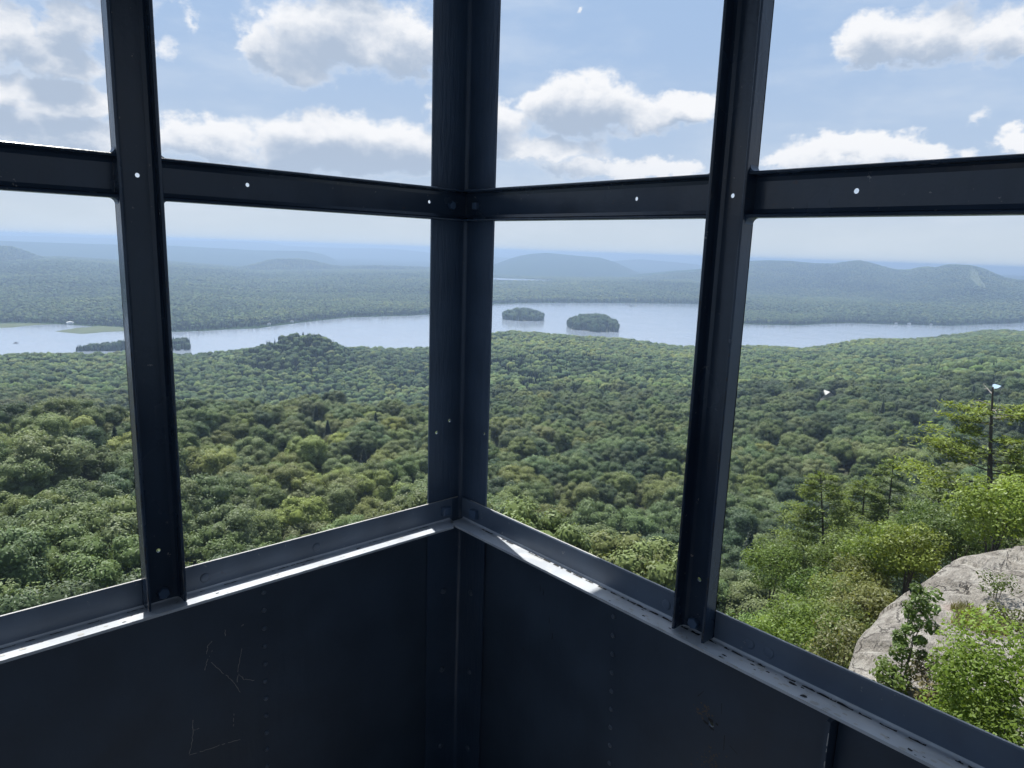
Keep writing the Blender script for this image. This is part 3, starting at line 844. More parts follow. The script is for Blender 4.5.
# colour kinds (leaf colours; dark also stands in for cloud shadow): name -> albedo
TINT = {'dark': (.072, .103, .050), 'mid': (.122, .160, .066), 'olive': (.150, .178, .070), 'yellow': (.195, .225, .066), 'spruce': (.030, .052, .030)}
def pick_kind(x, y, rng, a):
    n = fbm(x/90, y/90, 3, 77); m = fbm(x/420, y/420, 2, 91)
    r = rng.uniform(0, 1, len(x))
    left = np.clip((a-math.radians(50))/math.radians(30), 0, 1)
    v = n*1.3+m*1.2+r*.75-.375-left*.22  # cloud shadow on the left forest put in as more dark trees
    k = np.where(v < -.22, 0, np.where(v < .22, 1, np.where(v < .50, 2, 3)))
    con = rng.uniform(0, 1, len(x)) < np.clip(.022+.9*(m < -.17), 0, .35)
    return np.where(con, 4, k)
KN = ['dark', 'mid', 'olive', 'yellow', 'spruce']
TV = np.array([TINT[k] for k in KN])

def scatter(r0, r1, step, a0, a1, rng):
    R = r1; n = int(2*R/step)
    x0, y0 = XY0
    xs = np.arange(-R, R, step)
    gx, gy = np.meshgrid(xs, xs, indexing='ij')
    gx = gx+np.where((np.arange(gx.shape[1]) % 2)[None, :] > 0, step/2, 0)
    gx = gx.ravel()+rng.uniform(-.33, .33, gx.size)*step; gy = gy.ravel()+rng.uniform(-.33, .33, gy.size)*step
    a = np.arctan2(gy, gx); r = np.hypot(gx, gy)
    ok = (r > r0) & (r <= r1) & (a > math.radians(a0)) & (a < math.radians(a1))
    return x0+gx[ok], y0+gy[ok]
A0, A1 = 2, 95
rng = np.random.default_rng(8)
PTS = []     # x, y, z, kind, lod, scale
def add_pts(x, y, z, kind, lod, sc): PTS.append(np.stack([x, y, z, kind, np.full(len(x), lod) if np.isscalar(lod) else lod, sc], 1))
# --- near slope to 620 m, full crowns
x, y = scatter(70, 640, 9.6, A0, A1, rng)
a, r = polar(x, y)
keep = (r > 96) | (a > AZ_MID(740))
keep &= ~((a < AZ_MID(745)) & (r < 118))
x, y, a, r = x[keep], y[keep], a[keep], r[keep]
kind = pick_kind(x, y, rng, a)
sc = rng.uniform(.82, 1.18, len(x))*np.where(r < 230, 1.06, 1.0)
z = near_ground(x, y)-rng.uniform(0, 4.2, len(x))
near_all = (x, y, z, kind, sc, r, a)
# which ones stand in the panes, nearest first
u, v, w = project(np.stack([x, y, z+14*sc], 1))
sill_v = np.where(u < 462, 618-.258*u, 503+.452*(u-465))
half = 4.2*FPX/r
vis = (u > -half) & (u < 1024+half) & (v < sill_v+half*.2) & ~((u-half > 428) & (u+half < 492)) & ~((u > 125) & (u < 178) & (half < 22)) & ~((u > 682) & (u < 735) & (half < 22))
behind_rock = (u > 855) & (v > 520)
vis &= ~behind_rock
order = np.argsort(r); chosen = [i for i in order if vis[i]][:300]
ch = np.zeros(len(x), bool); ch[chosen] = True
PANE = [(100, 'left of the left mullion'), (462, 'between left mullion and corner post'), (714, 'between corner post and right mullion'), (2000, 'right of the right mullion')]
KL = {'dark': 'dark green rounded tree', 'mid': 'mid green billowing tree', 'olive': 'olive green leafy tree', 'yellow': 'light yellow-green tree', 'spruce': 'dark pointed spruce'}
firsts = {}
for i in chosen:
    k = KN[kind[i]]
    me = CONI[i % 2] if k == 'spruce' else PROTO[i % 6]
    nm = 'spruce_tree' if k == 'spruce' else 'broadleaf_tree'
    if me.name not in firsts:
        o = bpy.data.objects.new(nm, me); firsts[me.name] = o
    else:
        o = firsts[me.name].copy(); o.name = nm
    COL.objects.link(o)
    s = sc[i]
    o.location = (x[i], y[i], z[i]); o.rotation_euler = (0, 0, rng.uniform(0, 6.28)); o.scale = (s*rng.uniform(.92, 1.1), s*rng.uniform(.92, 1.1), s)
    tc = TV[kind[i]]*rng.uniform(.82, 1.2)*np.array([rng.uniform(.88, 1.04), 1, rng.uniform(.85, 1.15)])
    o['tint'] = [float(q) for q in tc]
    pane = next(p for lim, p in PANE if u[i] < lim)
    zone = 'on the nearest slope' if r[i] < 150 else 'in the near forest'
    tag(o, f'{KL[k]} {zone}, {pane}', 'tree', f'{KL[k]}s {zone}, {pane}')
rest = ~ch
lod = np.where(kind == 4, 6+(np.arange(len(x)) % 2), np.arange(len(x)) % 6)
add_pts(x[rest], y[rest], z[rest], kind[rest], lod[rest], sc[rest])
# --- young growth on the steep ground under the tower, below the sill lines
x, y = scatter(20, 120, 4.6, -8, 105, rng)
a, r = polar(x, y); sc2 = rng.uniform(.32, .62, len(x))
z = near_ground(x, y)-.4
u2, v2, w2 = project(np.stack([x, y, z+18.5*sc2], 1))
sv2 = np.where(u2 < 462, 618-.258*u2, 503+.452*(u2-465))
hid = (v2 > sv2+10) & (a > bearing(770, 640)[0])
x, y, z, sc2, a = x[hid], y[hid], z[hid], sc2[hid], a[hid]
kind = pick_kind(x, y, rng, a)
add_pts(x, y, z, kind, np.where(kind == 4, 6+(np.arange(len(x)) % 2), np.arange(len(x)) % 6), sc2)
# --- middle distance to the near shore
x, y = scatter(640, 2450, 8.6, A0, A1, rng)
a, r = polar(x, y); keep = r < shore_near(a)-6
x, y, a, r = x[keep], y[keep], a[keep], r[keep]
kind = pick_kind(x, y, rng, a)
# darker conifer stands: the knoll left of the corner post, the hollow right of it and the shore fringe
du, dv, _ = project(np.stack([x, y, near_ground(x, y)+12], 1))
fr = shore_near(a)-r
dark = (fr < 45+50*fbm(x/60, y/60, 2, 9)) & (rng.uniform(0, 1, len(x)) < .8)
patch = lambda ux, dd, ru, rd: ((du-ux)/ru)**2+((r-dd)/rd)**2 < 1+fbm(x/80, y/80, 3, 3)*1.6
knoll = (patch(315, 1010, 75, 130) | patch(420, 1000, 60, 160)) & (rng.uniform(0, 1, len(x)) < .92)
hollow = (((du-545)/75)**2+((dv-366)/14)**2 < 1+fbm(x/80, y/80, 3, 3)*1.6) & (rng.uniform(0, 1, len(x)) < .8)
kind = np.where(dark | hollow, np.where(rng.uniform(0, 1, len(x)) < .6, 4, 0), kind)
kind = np.where(knoll, np.where(rng.uniform(0, 1, len(x)) < .45, 4, 0), kind)
add_pts(x, y, near_ground(x, y)-.5, kind, np.where(kind == 4, 12+(np.arange(len(x)) % 2), 8+np.arange(len(x)) % 4), rng.uniform(.75, 1.15, len(x)))
# --- peninsula of dark conifers in the left bay
pa = [(u_, H_LAKE/bearing(u_, v_)[1]) for u_, v_ in ((70, 351.5), (100, 351), (125, 350.5), (165, 350), (200, 349.5))]
pen = []
for _ in range(650):
    uu = rng.uniform(76, 190); q = (uu-76)/114
    dd = np.interp(uu, [p[0] for p in pa], [p[1] for p in pa])+rng.uniform(-6, 60)*(.3+q)
    aa = bearing(uu, 348)[0]; pen.append((XY0[0]+dd*math.cos(aa), XY0[1]+dd*math.sin(aa), LAKE, 4 if rng.uniform() < .7 else 0, 0, .22+.5*rng.uniform()**1.5+.55*min(1, q*2)*rng.uniform(.4, 1.1)))
pen = np.array(pen); pen[:, 4] = np.where(pen[:, 3] == 4, 12+(np.arange(len(pen)) % 2), 8+np.arange(len(pen)) % 4)
PTS.append(pen)
HOUSES = [(998, 600, 'house with a pale blue metal roof among the trees above the bare-tipped pine', 'w', 'b', 6.6), (828, 605, 'small white house among the trees above the young pines', 'w', 'w', 6.2)]
for (u_, d_, *_) in HOUSES:
    a_ = bearing(u_, 385)[0]; ca, sa = math.cos(a_), math.sin(a_)
    for i_ in range(len(PTS)):
        q = PTS[i_]; lx = (q[:, 0]-XY0[0])*ca+(q[:, 1]-XY0[1])*sa; ly = -(q[:, 0]-XY0[0])*sa+(q[:, 1]-XY0[1])*ca
        PTS[i_] = q[~((np.abs(ly) < np.where(lx > d_-14, 9, 6)) & (lx > d_-82) & (lx < d_+9))]
NEARN = sum(len(p) for p in PTS)
# --- beyond the lake
def far_set(r0, r1, step, big):
    x, y = scatter(r0, r1, step, A0+3, A1-3, rng)
    a, r = polar(x, y); s = shore_far(a)
    keep = (r > s+5)
    # ponds stay open
    for (u0, u1, q0, q1) in ((486, 555, 4380, 4800), (630, 666, 4380, 4850)):
        keep &= ~((a < AZ_MID(u0)) & (a > AZ_MID(u1)) & (r > q0) & (r < q1))
    x, y, a, r, s = x[keep], y[keep], a[keep], r[keep], s[keep]
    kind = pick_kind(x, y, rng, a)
    edge = (r-s < 60+160*fbm(x/150, y/150, 2, 31)) & (rng.uniform(0, 1, len(x)) < .75)
    kind = np.where(edge, np.where(rng.uniform(0, 1, len(x)) < .6, 4, 0), kind)
    z = far_height(x, y)
    # keep only what stands on the surface facing the viewer
    return x, y, z, kind, rng.uniform(.75, 1.2, len(x))*big, r
x, y, z, kind, sc, r = far_set(1500, 2900, 10.5, .9)
FP = [np.stack([x, y, z-.5, kind, np.where(kind == 4, 17, 14+np.arange(len(x)) % 3), sc], 1)]
x, y, z, kind, sc, r = far_set(2900, 5600, 16, 1.2)
FP.append(np.stack([x, y, z-1, kind, np.where(kind == 4, 17, 14+np.arange(len(x)) % 3), sc], 1))
ALLP = PROTO+CONI+MID+FARL

def forest_object(name, P, label, cat, kindp='stuff', parent=None):
    me = bpy.data.meshes.new(name); n = len(P)
    me.vertices.add(n); me.vertices.foreach_set('co', np.ascontiguousarray(P[:, :3], dtype=np.float32).ravel())
    tv = TV[P[:, 3].astype(int)]*rng.uniform(.78, 1.25, (n, 1))*np.stack([rng.uniform(.86, 1.06, n), np.ones(n), rng.uniform(.85, 1.15, n)], 1)
    for nm, ty, key, dat in (('tint', 'FLOAT_VECTOR', 'vector', tv), ('proto', 'INT', 'value', P[:, 4].astype(np.int32)), ('turn', 'FLOAT', 'value', rng.uniform(0, 6.28, n)), ('size', 'FLOAT', 'value', P[:, 5])):
        at_ = me.attributes.new(nm, ty, 'POINT'); at_.data.foreach_set(key, np.ascontiguousarray(dat, dtype=np.int32 if ty == 'INT' else np.float32).ravel())
    me.update()
    o = bpy.data.objects.new(name, me); COL.objects.link(o)
    if parent is not None:
        o.parent = parent; o.location = (0, 0, 0)
    g = bpy.data.node_groups.new(name, 'GeometryNodeTree')
    g.interface.new_socket('Geometry', in_out='INPUT', socket_type='NodeSocketGeometry'); g.interface.new_socket('Geometry', in_out='OUTPUT', socket_type='NodeSocketGeometry')
    N = g.nodes; L = g.links
    gi = N.new('NodeGroupInput'); go = N.new('NodeGroupOutput'); jn = N.new('GeometryNodeJoinGeometry')
    def attr(nm, ty):
        k = N.new('GeometryNodeInputNamedAttribute'); k.data_type = ty; k.inputs['Name'].default_value = nm; return k.outputs['Attribute']
    pr = attr('proto', 'INT'); sz = attr('size', 'FLOAT'); tr = attr('turn', 'FLOAT')
    cx = N.new('ShaderNodeCombineXYZ'); L.new(tr, cx.inputs[2])
    for idx in sorted(set(P[:, 4].astype(int))):
        src = bpy.data.objects.new('crown_source', ALLP[idx])
        oi = N.new('GeometryNodeObjectInfo'); oi.inputs['Object'].default_value = src; oi.inputs['As Instance'].default_value = False
        cmp_ = N.new('FunctionNodeCompare'); cmp_.data_type = 'INT'; cmp_.operation = 'EQUAL'
        ins = [s for s in cmp_.inputs if s.type == 'INT']; L.new(pr, ins[0]); ins[1].default_value = int(idx)
        ip = N.new('GeometryNodeInstanceOnPoints')
        L.new(gi.outputs[0], ip.inputs['Points']); L.new(cmp_.outputs[0], ip.inputs['Selection']); L.new(oi.outputs['Geometry'], ip.inputs['Instance'])
        L.new(cx.outputs[0], ip.inputs['Rotation']); L.new(sz, ip.inputs['Scale'])
        L.new(ip.outputs[0], jn.inputs[0])
    L.new(jn.outputs[0], go.inputs[0])
    md = o.modifiers.new('trees', 'NODES'); md.node_group = g
    return tag(o, label, cat, kind=kindp)
forest_object('forest', np.concatenate(PTS), 'dense mixed forest covering the slope from the near trees down to the lake', 'forest')
forest_object('far_forest', np.concatenate(FP), 'hazy bluish forest on the far side of the lake', 'forest')
print('points', NEARN, sum(len(p) for p in FP), 'near individuals', len(chosen), 'max r', near_all[5][chosen[-1]])
#@@NEXT
# ------------------------------------------------------------------ summit rock, shrubs and pines near the tower
def rock_noise(x, y):
    return fbm(x/5.5, y/5.5, 5, 61)*2.0+np.abs(fbm(x/3.1+7, y/9.0, 4, 67))*-1.3
EDGE = [(790, 720), (825, 690), (843, 664), (850, 654), (858, 634), (868, 620), (882, 604), (900, 590), (912, 581), (925, 572), (938, 563), (950, 553), (966, 547), (985, 542), (1004, 539), (1024, 534), (1090, 526), (1200, 520)]
ROCKZ = -13.6
e_az = []; e_d = []
for u, v in EDGE:
    a, tn = bearing(u, v); zz = ROCKZ-.35*max(0, (900-u)/100); e_az.append(a); e_d.append((zz-CAM[2])/tn)
e_az = np.array(e_az)[::-1]; e_d = np.array(e_d)[::-1]
def rock_z(x, y):
    a, r = polar(x, y); ed = np.interp(a, e_az, e_d)
    s = ed-r
    side = np.interp(a, e_az, np.array([ROCKZ-.35*max(0, (900-u)/100) for u, v in EDGE])[::-1])
    inner = side+.10*np.clip(s, 0, 30)**.8*.35
    z = np.where(s > 0, inner-.55*np.exp(-s/1.0), side-.55-1.9*(-s)-.25*np.clip(-s, 0, 20)**1.5*.3)
    # stepped slabs dipping to the valley
    n = rock_noise(x, y)
    st = fbm(x/2.2, y/4.5, 3, 72)
    crack = np.exp(-(np.abs(fbm((x+y*.6)/3.4, (y-x*.6)/11, 3, 90))*26)**2)
    return z+n*.42*np.clip(.35+s/6, .3, 1)+np.round(st*5)/5*.9-crack*.22
AA, RR = np.meshgrid(np.linspace(e_az[0], e_az[-1], 360), np.concatenate([np.linspace(9, 24, 60)[:-1], np.linspace(24, 50, 260)]), indexing='ij')
X, Y = XY0[0]+RR*np.cos(AA), XY0[1]+RR*np.sin(AA)
M_ROCK, t = material('lichened_granite')
pos = t.n('ShaderNodeNewGeometry').outputs['Position']
g1 = t.noise(pos, .9, 7, .65)[0]; g2 = t.noise(t.vm('MULTIPLY', pos, (1.0, 2.6, 1.0)), 1.6, 6, .7)[0]; g3 = t.noise(pos, 9, 5, .7)[0]
c = t.mix(t.step(g1, .35, .65), (.25, .228, .198), (.43, .405, .362))
c = t.mix(t.math('MULTIPLY', t.step(g2, .50, .62), .7), c, (.185, .168, .150))
c = t.mix(t.math('MULTIPLY', t.step(g3, .56, .70), .5), c, (.22, .235, .16))
c = t.mix(t.math('MULTIPLY', t.step(t.noise(pos, .45, 4)[0], .60, .68), .6), c, (.30, .22, .185))
vo = t.n('ShaderNodeTexVoronoi', feature='DISTANCE_TO_EDGE', i_Scale=.30)
t.link(t.vm('ADD', t.vm('MULTIPLY', pos, (.5, 1.3, 1)), t.vm('MULTIPLY', t.noise(pos, 1.2, 4)[1], (1.6, 1.6, 1.6))), vo.inputs['Vector'])
cr = t.step(vo.outputs['Distance'], .0, .018)
c = t.mix(t.math('MULTIPLY_ADD', cr, .7, .3), (.07, .06, .055), c)
h = t.math('ADD', t.math('ADD', g3, t.math('MULTIPLY', g2, 2.0)), t.math('MULTIPLY', cr, .6))
bp = t.n('ShaderNodeBump', i_Strength=1.0, i_Distance=.16, i_Height=h)
principled(t, M_ROCK, i_Base_Color=c, i_Roughness=.9, i_Normal=bp.outputs[0], **{'i_Specular IOR Level': .2})
rk = grid_mesh('rock_outcrop', X, Y, rock_z(X, Y), [M_ROCK], smooth=True)
tag(rk, 'pale lichened granite outcrop sloping to a cliff edge at the lower right', 'rock')

def part_np(name, V, Fc, mat, parent, attr=None):
    me = mesh_np(name, V, Fc, False, attr); return link_mesh(name, me, [mat], parent)
def tinted(o, tint): o['tint'] = [float(x) for x in tint]; return o

def leafy(name, label, cat, base, H, R, nleaf, leaf, tint, seed, stems=4, lobes=12, lean=(0, 0), bare=.25, flat=.8, group=None, bark=None, sprawl=1.0, tr_rad=.07, spread=.42):
    """shrub or small tree: branching stems with clusters of single leaves round the twigs"""
    rng = np.random.default_rng(seed)
    root = empty(name, base); tag(root, label, cat, group)
    b = Build(); tips = []
    B = np.array(base, float)
    for k in range(stems):
        th = 2*math.pi*k/stems+rng.uniform(-.5, .5); sp = rng.uniform(.10, .3)*R
        p0 = B+np.array([math.cos(th)*.12*R*.3, math.sin(th)*.12*R*.3, -.8])
        p1 = B+np.array([math.cos(th)*sp+lean[0]*.4, math.sin(th)*sp+lean[1]*.4, H*.42])
        p2 = B+np.array([math.cos(th)*sp*2+lean[0], math.sin(th)*sp*2+lean[1], H*rng.uniform(.60, .74)])
        rr = tr_rad*rng.uniform(.7, 1.2)
        b.tube([p0, p1, p2], [rr, rr*.7, rr*.2], 6)
        for q in range(6):
            f = rng.uniform(.15, .95); s0 = p1+(p2-p1)*f if f > .5 else p0+(p1-p0)*(f*1.6)
            t2 = rng.uniform(0, 6.28); L = R*rng.uniform(.35, .7)
            e = s0+np.array([math.cos(t2)*L, math.sin(t2)*L, L*rng.uniform(.1, .6)])
            b.tube([s0, (s0+e)/2+np.array([0, 0, .08*L]), e], [rr*.35, rr*.22, rr*.08], 5)
    b.obj('trunk', [bark or M_BARK], root)
    cen = []; rad = []
    zc = H*(1+bare)/2; rz = H*(1-bare)/2
    for k in range(lobes):
        th = k*2.39996+rng.uniform(-.5, .5); q = -.75+1.65*(k+.5)/lobes
        rr = math.sqrt(max(.05, 1-min(1, abs(q))**2*.9))*rng.uniform(.45, .72)*sprawl
        cen.append(B+np.array([R*rr*math.cos(th)+lean[0]*(.6+q*.5), R*rr*math.sin(th)+lean[1]*(.6+q*.5), zc+rz*q*.74])); rad.append(R*rng.uniform(.75, 1.15)*spread)
    P = []; N = []; A = []
    for c, r in zip(cen, rad):
        n = int(nleaf/lobes); d = unit(n, rng)
        rr = r*rng.uniform(.35, 1.05, (n, 1))**.6
        P.append(c+d*rr*np.array([1, 1, flat])); nn = d*.55+np.array([0, 0, .55])+unit(n, rng)*.7; N.append(nn/np.linalg.norm(nn, axis=1)[:, None])
        A.append(np.clip(rng.uniform(.2, .8)+rng.uniform(-.3, .3, n), 0, 1))
    P = np.concatenate(P); N = np.concatenate(N); A = np.concatenate(A)
    Vc, Fc = cards(P, N, leaf, rng, .62, .12)
    o = part_np('foliage', Vc, Fc, M_FLEAF, root, np.repeat(A, 2)); tinted(o, tint)
    return root
M_FLEAF = leaf_material('fresh_leaves', .5, .45, .80, .03)

def pine(name, label, base, top, seed, R=3.0, whorls=13, bare_top=0.0, tint=(.075, .115, .024), lean=(0, 0), trunk_r=.2, start=.22, pad=34, dead=3, one_sided=None, group=None, need=.34, lat=None, fs=None):
    """white pine: straight trunk, whorls of level limbs that carry flat plates of needles"""
    rng = np.random.default_rng(seed)
    root = empty(name, base); tag(root, label, 'tree', group)
    B = np.array(base, float); Tp = np.array(top, float)
    ax = Tp-B; H = ax[2]
    b = Build(); n = 12
    pts = [B-np.array([0, 0, 1.5])]+[B+ax*f+np.array([math.sin(f*7+seed)*.08, math.cos(f*5+seed)*.08, 0]) for f in np.linspace(.02, 1, n)]
    b.tube(pts, [trunk_r*1.1]+[trunk_r*(1-f*.82) for f in np.linspace(0, 1, n)], 9)
    b.obj('trunk', [M_BARK], root)
    lb = Build(); P = []; N = []; A = []
    for w in range(len(fs) if fs else whorls):
        f = fs[w][0] if fs else start+(1-bare_top-start)*(w+.3)/whorls
        if f > .995: continue
        k = rng.integers(4, 6); t0 = rng.uniform(0, 6.28)
        for j in range(k):
            th = t0+2*math.pi*j/k+rng.uniform(-.35, .35)
            ff = f+rng.uniform(-.02, .02)
            env = (1-max(0, (ff-start)/(1-start)))**.55*(1 if ff > start+.12 else .75)
            L = R*max(.22, env)*rng.uniform(.65, 1.1)
            if fs: L = fs[w][1]*rng.uniform(.7, 1.1)
            if lat is not None:
                th = lat+(math.pi if j % 2 else 0)+rng.normal()*.55
            if one_sided is not None: L *= .75+.5*math.cos(th-one_sided)
            s0 = B+ax*ff; up = rng.uniform(.02, .30)
            e = s0+np.array([math.cos(th)*L, math.sin(th)*L, L*up]); m_ = (s0+e)/2+np.array([0, 0, -.05*L])
            lb.tube([s0, m_, e], [trunk_r*.22*(1-ff*.5), trunk_r*.15*(1-ff*.5), .012], 5)
            side = np.array([-math.sin(th), math.cos(th), 0])
            for q in range(int(3+L*1.6)):
                g = rng.uniform(.30, 1.02); c = s0+(e-s0)*g+side*rng.uniform(-.42, .42)*L*(.25+.5*g)*1.1+np.array([0, 0, .06])
                npad = pad
                d = rng.normal(size=(npad, 3))*np.array([.30, .30, .085])*(.7+.22*L)
                P.append(c+d); nn = np.array([0, 0, 1.0])+unit(npad, rng)*.75; N.append(nn/np.linalg.norm(nn, axis=1)[:, None])
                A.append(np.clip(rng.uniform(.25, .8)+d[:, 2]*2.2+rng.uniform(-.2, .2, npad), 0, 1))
    lb.obj('limbs', [M_BARK], root)
    if bare_top == 0:
        d = rng.normal(size=(60, 3))*np.array([.22, .22, .35]); P.append(Tp-np.array([0, 0, .2])+d); N.append(unit(60, rng)); A.append(rng.uniform(.3, .9, 60))
    P = np.concatenate(P); N = np.concatenate(N); A = np.concatenate(A)
    Vc, Fc = cards(P, N, need, rng, .34, .08)
    tinted(part_np('needles', Vc, Fc, M_NEEDLE, root, np.repeat(A, 2)), tint)
    for i in range(dead):
        db = Build(); f = rng.uniform(max(.35, 1-bare_top-.1), .97) if bare_top else rng.uniform(.25, .8); th = rng.uniform(0, 6.28); L = R*rng.uniform(.22, .5)*(1 if not bare_top else .55)
        s0 = B+ax*f; e = s0+np.array([math.cos(th)*L, math.sin(th)*L, rng.uniform(-.25, .2)*L]); k_ = (s0*.45+e*.55)+np.array([0, 0, .12*L])
        db.tube([s0, k_, e], [.035, .024, .008], 5)
        f2 = e+np.array([rng.uniform(-.3, .3)*L, rng.uniform(-.3, .3)*L, .25*L]); db.tube([k_, (k_+f2)/2, f2], [.018, .012, .005], 5)
        ob = db.obj('dead_branch', [M_PALEBARK], root); ob['label'] = 'pale leafless branch'
    return root
def P3(u, v, d): q = at(u, v, d); return (q.x, q.y, q.z)
def PR(u, v, d): q = at(u, v, d); return (q.x, q.y, float(rock_z(np.array([q.x]), np.array([q.y]))[0])-.05)
def foot(u, d, z, v=632): a = bearing(u, v)[0]; return (XY0[0]+d*math.cos(a), XY0[1]+d*math.sin(a), z)
def gz(u, d, off=0.0):
    p = foot(u, d, 0); return float(near_ground(np.array([p[0]]), np.array([p[1]]))[0])+off

# the tall pine with a bare, dead tip
tp = P3(993, 387, 58); bs = P3(990, 500, 58); k = 1.45
bs = tuple(tp[i]+(bs[i]-tp[i])*k for i in range(3))
pine('white_pine', 'tall pine with a bare dead tip above the rock at the right edge', bs, tp, 3, R=6.0, bare_top=.14, trunk_r=.27, start=.34, pad=22, dead=6, tint=(.150, .200, .034), need=.36, lat=AZ_MID(993)+math.pi/2,
     fs=[(.85, 2.6), (.79, 3.0), (.69, 2.0), (.60, 4.6), (.55, 5.4), (.49, 5.6), (.42, 5.8), (.34, 4.5)])
pine('white_pine', 'bushy yellow-green pine, leftmost of the three young pines right of the right mullion', (*P3(829, 600, 74)[:2], -35.0), P3(820, 474, 74), 5, R=5.8, whorls=15, trunk_r=.22, start=.12, pad=28, dead=5, tint=(.130, .178, .038), lat=AZ_MID(829)+math.pi/2)
pine('white_pine', 'slim dark-trunked pine, middle one of the three young pines', (*P3(858, 580, 80)[:2], -35.5), P3(866, 480, 80), 8, R=4.6, whorls=12, trunk_r=.23, start=.20, pad=24, dead=3, tint=(.120, .165, .036), lat=AZ_MID(863)+math.pi/2)
pine('white_pine', 'leaning dark-trunked pine, rightmost of the three young pines', (*P3(878, 590, 82)[:2], -36.0), P3(894, 461, 82), 13, R=4.2, whorls=13, trunk_r=.22, start=.25, pad=20, dead=4, tint=(.095, .140, .036), lat=AZ_MID(888)+math.pi/2)
pine('white_pine', 'low spreading pine just left of the tall bare-tipped pine', (*P3(938, 560, 70)[:2], -28.5), P3(940, 478, 70), 17, R=5.0, whorls=8, trunk_r=.16, start=.2, pad=26, dead=1, tint=(.120, .165, .040))
pine('white_pine', 'small dark pine behind the yellow-green bush at the right edge', (*P3(1012, 540, 62)[:2], -23.0), P3(1018, 452, 62), 19, R=3.6, whorls=9, trunk_r=.15, start=.2, pad=28, dead=0, tint=(.095, .140, .038))
# broadleaf shrubs round the rock
leafy('maple_tree', 'bright green leafy tree filling the lower right corner in front of the rock', 'tree', P3(1022, 800, 18.0)[:2]+(-14.6,), 8.2, 2.4, 42000, .098, (.150, .220, .036), 31, stems=5, lobes=26, bare=.12, tr_rad=.06, spread=.40, sprawl=1.08)
leafy('bushy_tree', 'light green airy bush below the rock, just above the right sill', 'bush', foot(806, 35, -23.2), 7.6, 2.9, 12000, .17, (.170, .245, .055), 32, stems=5, lobes=20, bare=.25, tr_rad=.06, spread=.40)
leafy('shrub', 'slender green shrub growing from a crack in the middle of the rock', 'shrub', PR(903, 668, 25.2), 4.3, .66, 2000, .14, (.115, .175, .05), 33, stems=3, lobes=20, bare=.0, tr_rad=.025, lean=(.1, -.25), spread=.42)
leafy('shrub', 'low green shrub at the left foot of the slender rock shrub', 'shrub', PR(893, 672, 24.6), 1.2, .75, 700, .15, (.130, .190, .050), 43, stems=3, lobes=12, bare=.0, tr_rad=.02)
leafy('shrub', 'brownish half dry shrub on the rock beside the slender green shrub', 'shrub', PR(935, 667, 24.6), 1.7, .95, 900, .12, (.15, .135, .070), 34, stems=7, lobes=14, bare=.0, tr_rad=.018)
leafy('sapling', 'upright dark green sapling at the right edge behind the lower right tree', 'sapling', PR(1012, 652, 21.5), 3.3, .80, 3400, .11, (.080, .135, .040), 35, stems=2, lobes=22, bare=.0, tr_rad=.03, spread=.46)
leafy('sapling', 'short dark green sapling left of the taller one behind the lower right tree', 'sapling', PR(985, 655, 21.0), 2.4, .66, 2000, .11, (.090, .140, .040), 36, stems=2, lobes=18, bare=.0, tr_rad=.025, spread=.46)
leafy('shrub', 'low olive shrub on top of the rock at the right edge', 'shrub', PR(1016, 566, 32.5), 1.1, .95, 800, .12, (.085, .10, .030), 37, stems=4, lobes=7, bare=0, tr_rad=.02)
leafy('shrub', 'small sparse shrub on the top ridge of the rock', 'shrub', PR(1004, 550, 35.5), 1.3, .9, 350, .13, (.085, .12, .035), 38, stems=5, lobes=8, bare=.1, tr_rad=.02)
for i, (u, v, d, R, H, tc, lb) in enumerate([
        (886, 548, 49, 3.1, 6.6, (.100, .140, .030), 'rounded light green bush just beyond the cliff edge of the rock'),
        (912, 545, 47, 2.5, 6.0, (.115, .145, .030), 'yellow-green bush touching the upper cliff edge of the rock'),
        (858, 583, 46, 2.9, 6.2, (.105, .120, .036), 'olive bush below the cliff edge, left of the rock'),
        (842, 556, 53, 3.0, 6.5, (.080, .112, .032), 'mid green bush below the three young pines'),
        (872, 606, 40, 1.9, 5.0, (.110, .118, .042), 'brownish olive bush against the lower left cliff edge'),
        (1000, 500, 47, 3.4, 7.0, (.125, .170, .034), 'bright yellow-green bush above the rock at the right edge'),
        (962, 528, 52, 2.7, 6.0, (.065, .095, .030), 'dark green bush between the tall pine trunk and the rock'),
        (940, 532, 55, 2.6, 6.0, (.070, .105, .036), 'grey-green bush left of the dark bush above the rock'),
        (775, 560, 60, 3.4, 8.0, (.085, .125, .032), 'green bushy tree left of the leftmost young pine'),
        (925, 520, 64, 3.0, 7.0, (.075, .115, .034), 'green bush below the low spreading pine'),
        (815, 585, 58, 2.6, 6.5, (.080, .130, .030), 'bright green bush under the leftmost young pine')]):
    q = at(u, v, d)
    tc = tuple(c*1.5 for c in tc); H *= .66; R *= .86
    leafy('bush', lb, 'bush', (q.x, q.y, q.z-H*.66), H, R, int(4600*(R/2.4)**2), .19, tc, 60+i, stems=4, lobes=14, bare=.12, tr_rad=.06)
rg = np.random.default_rng(77)
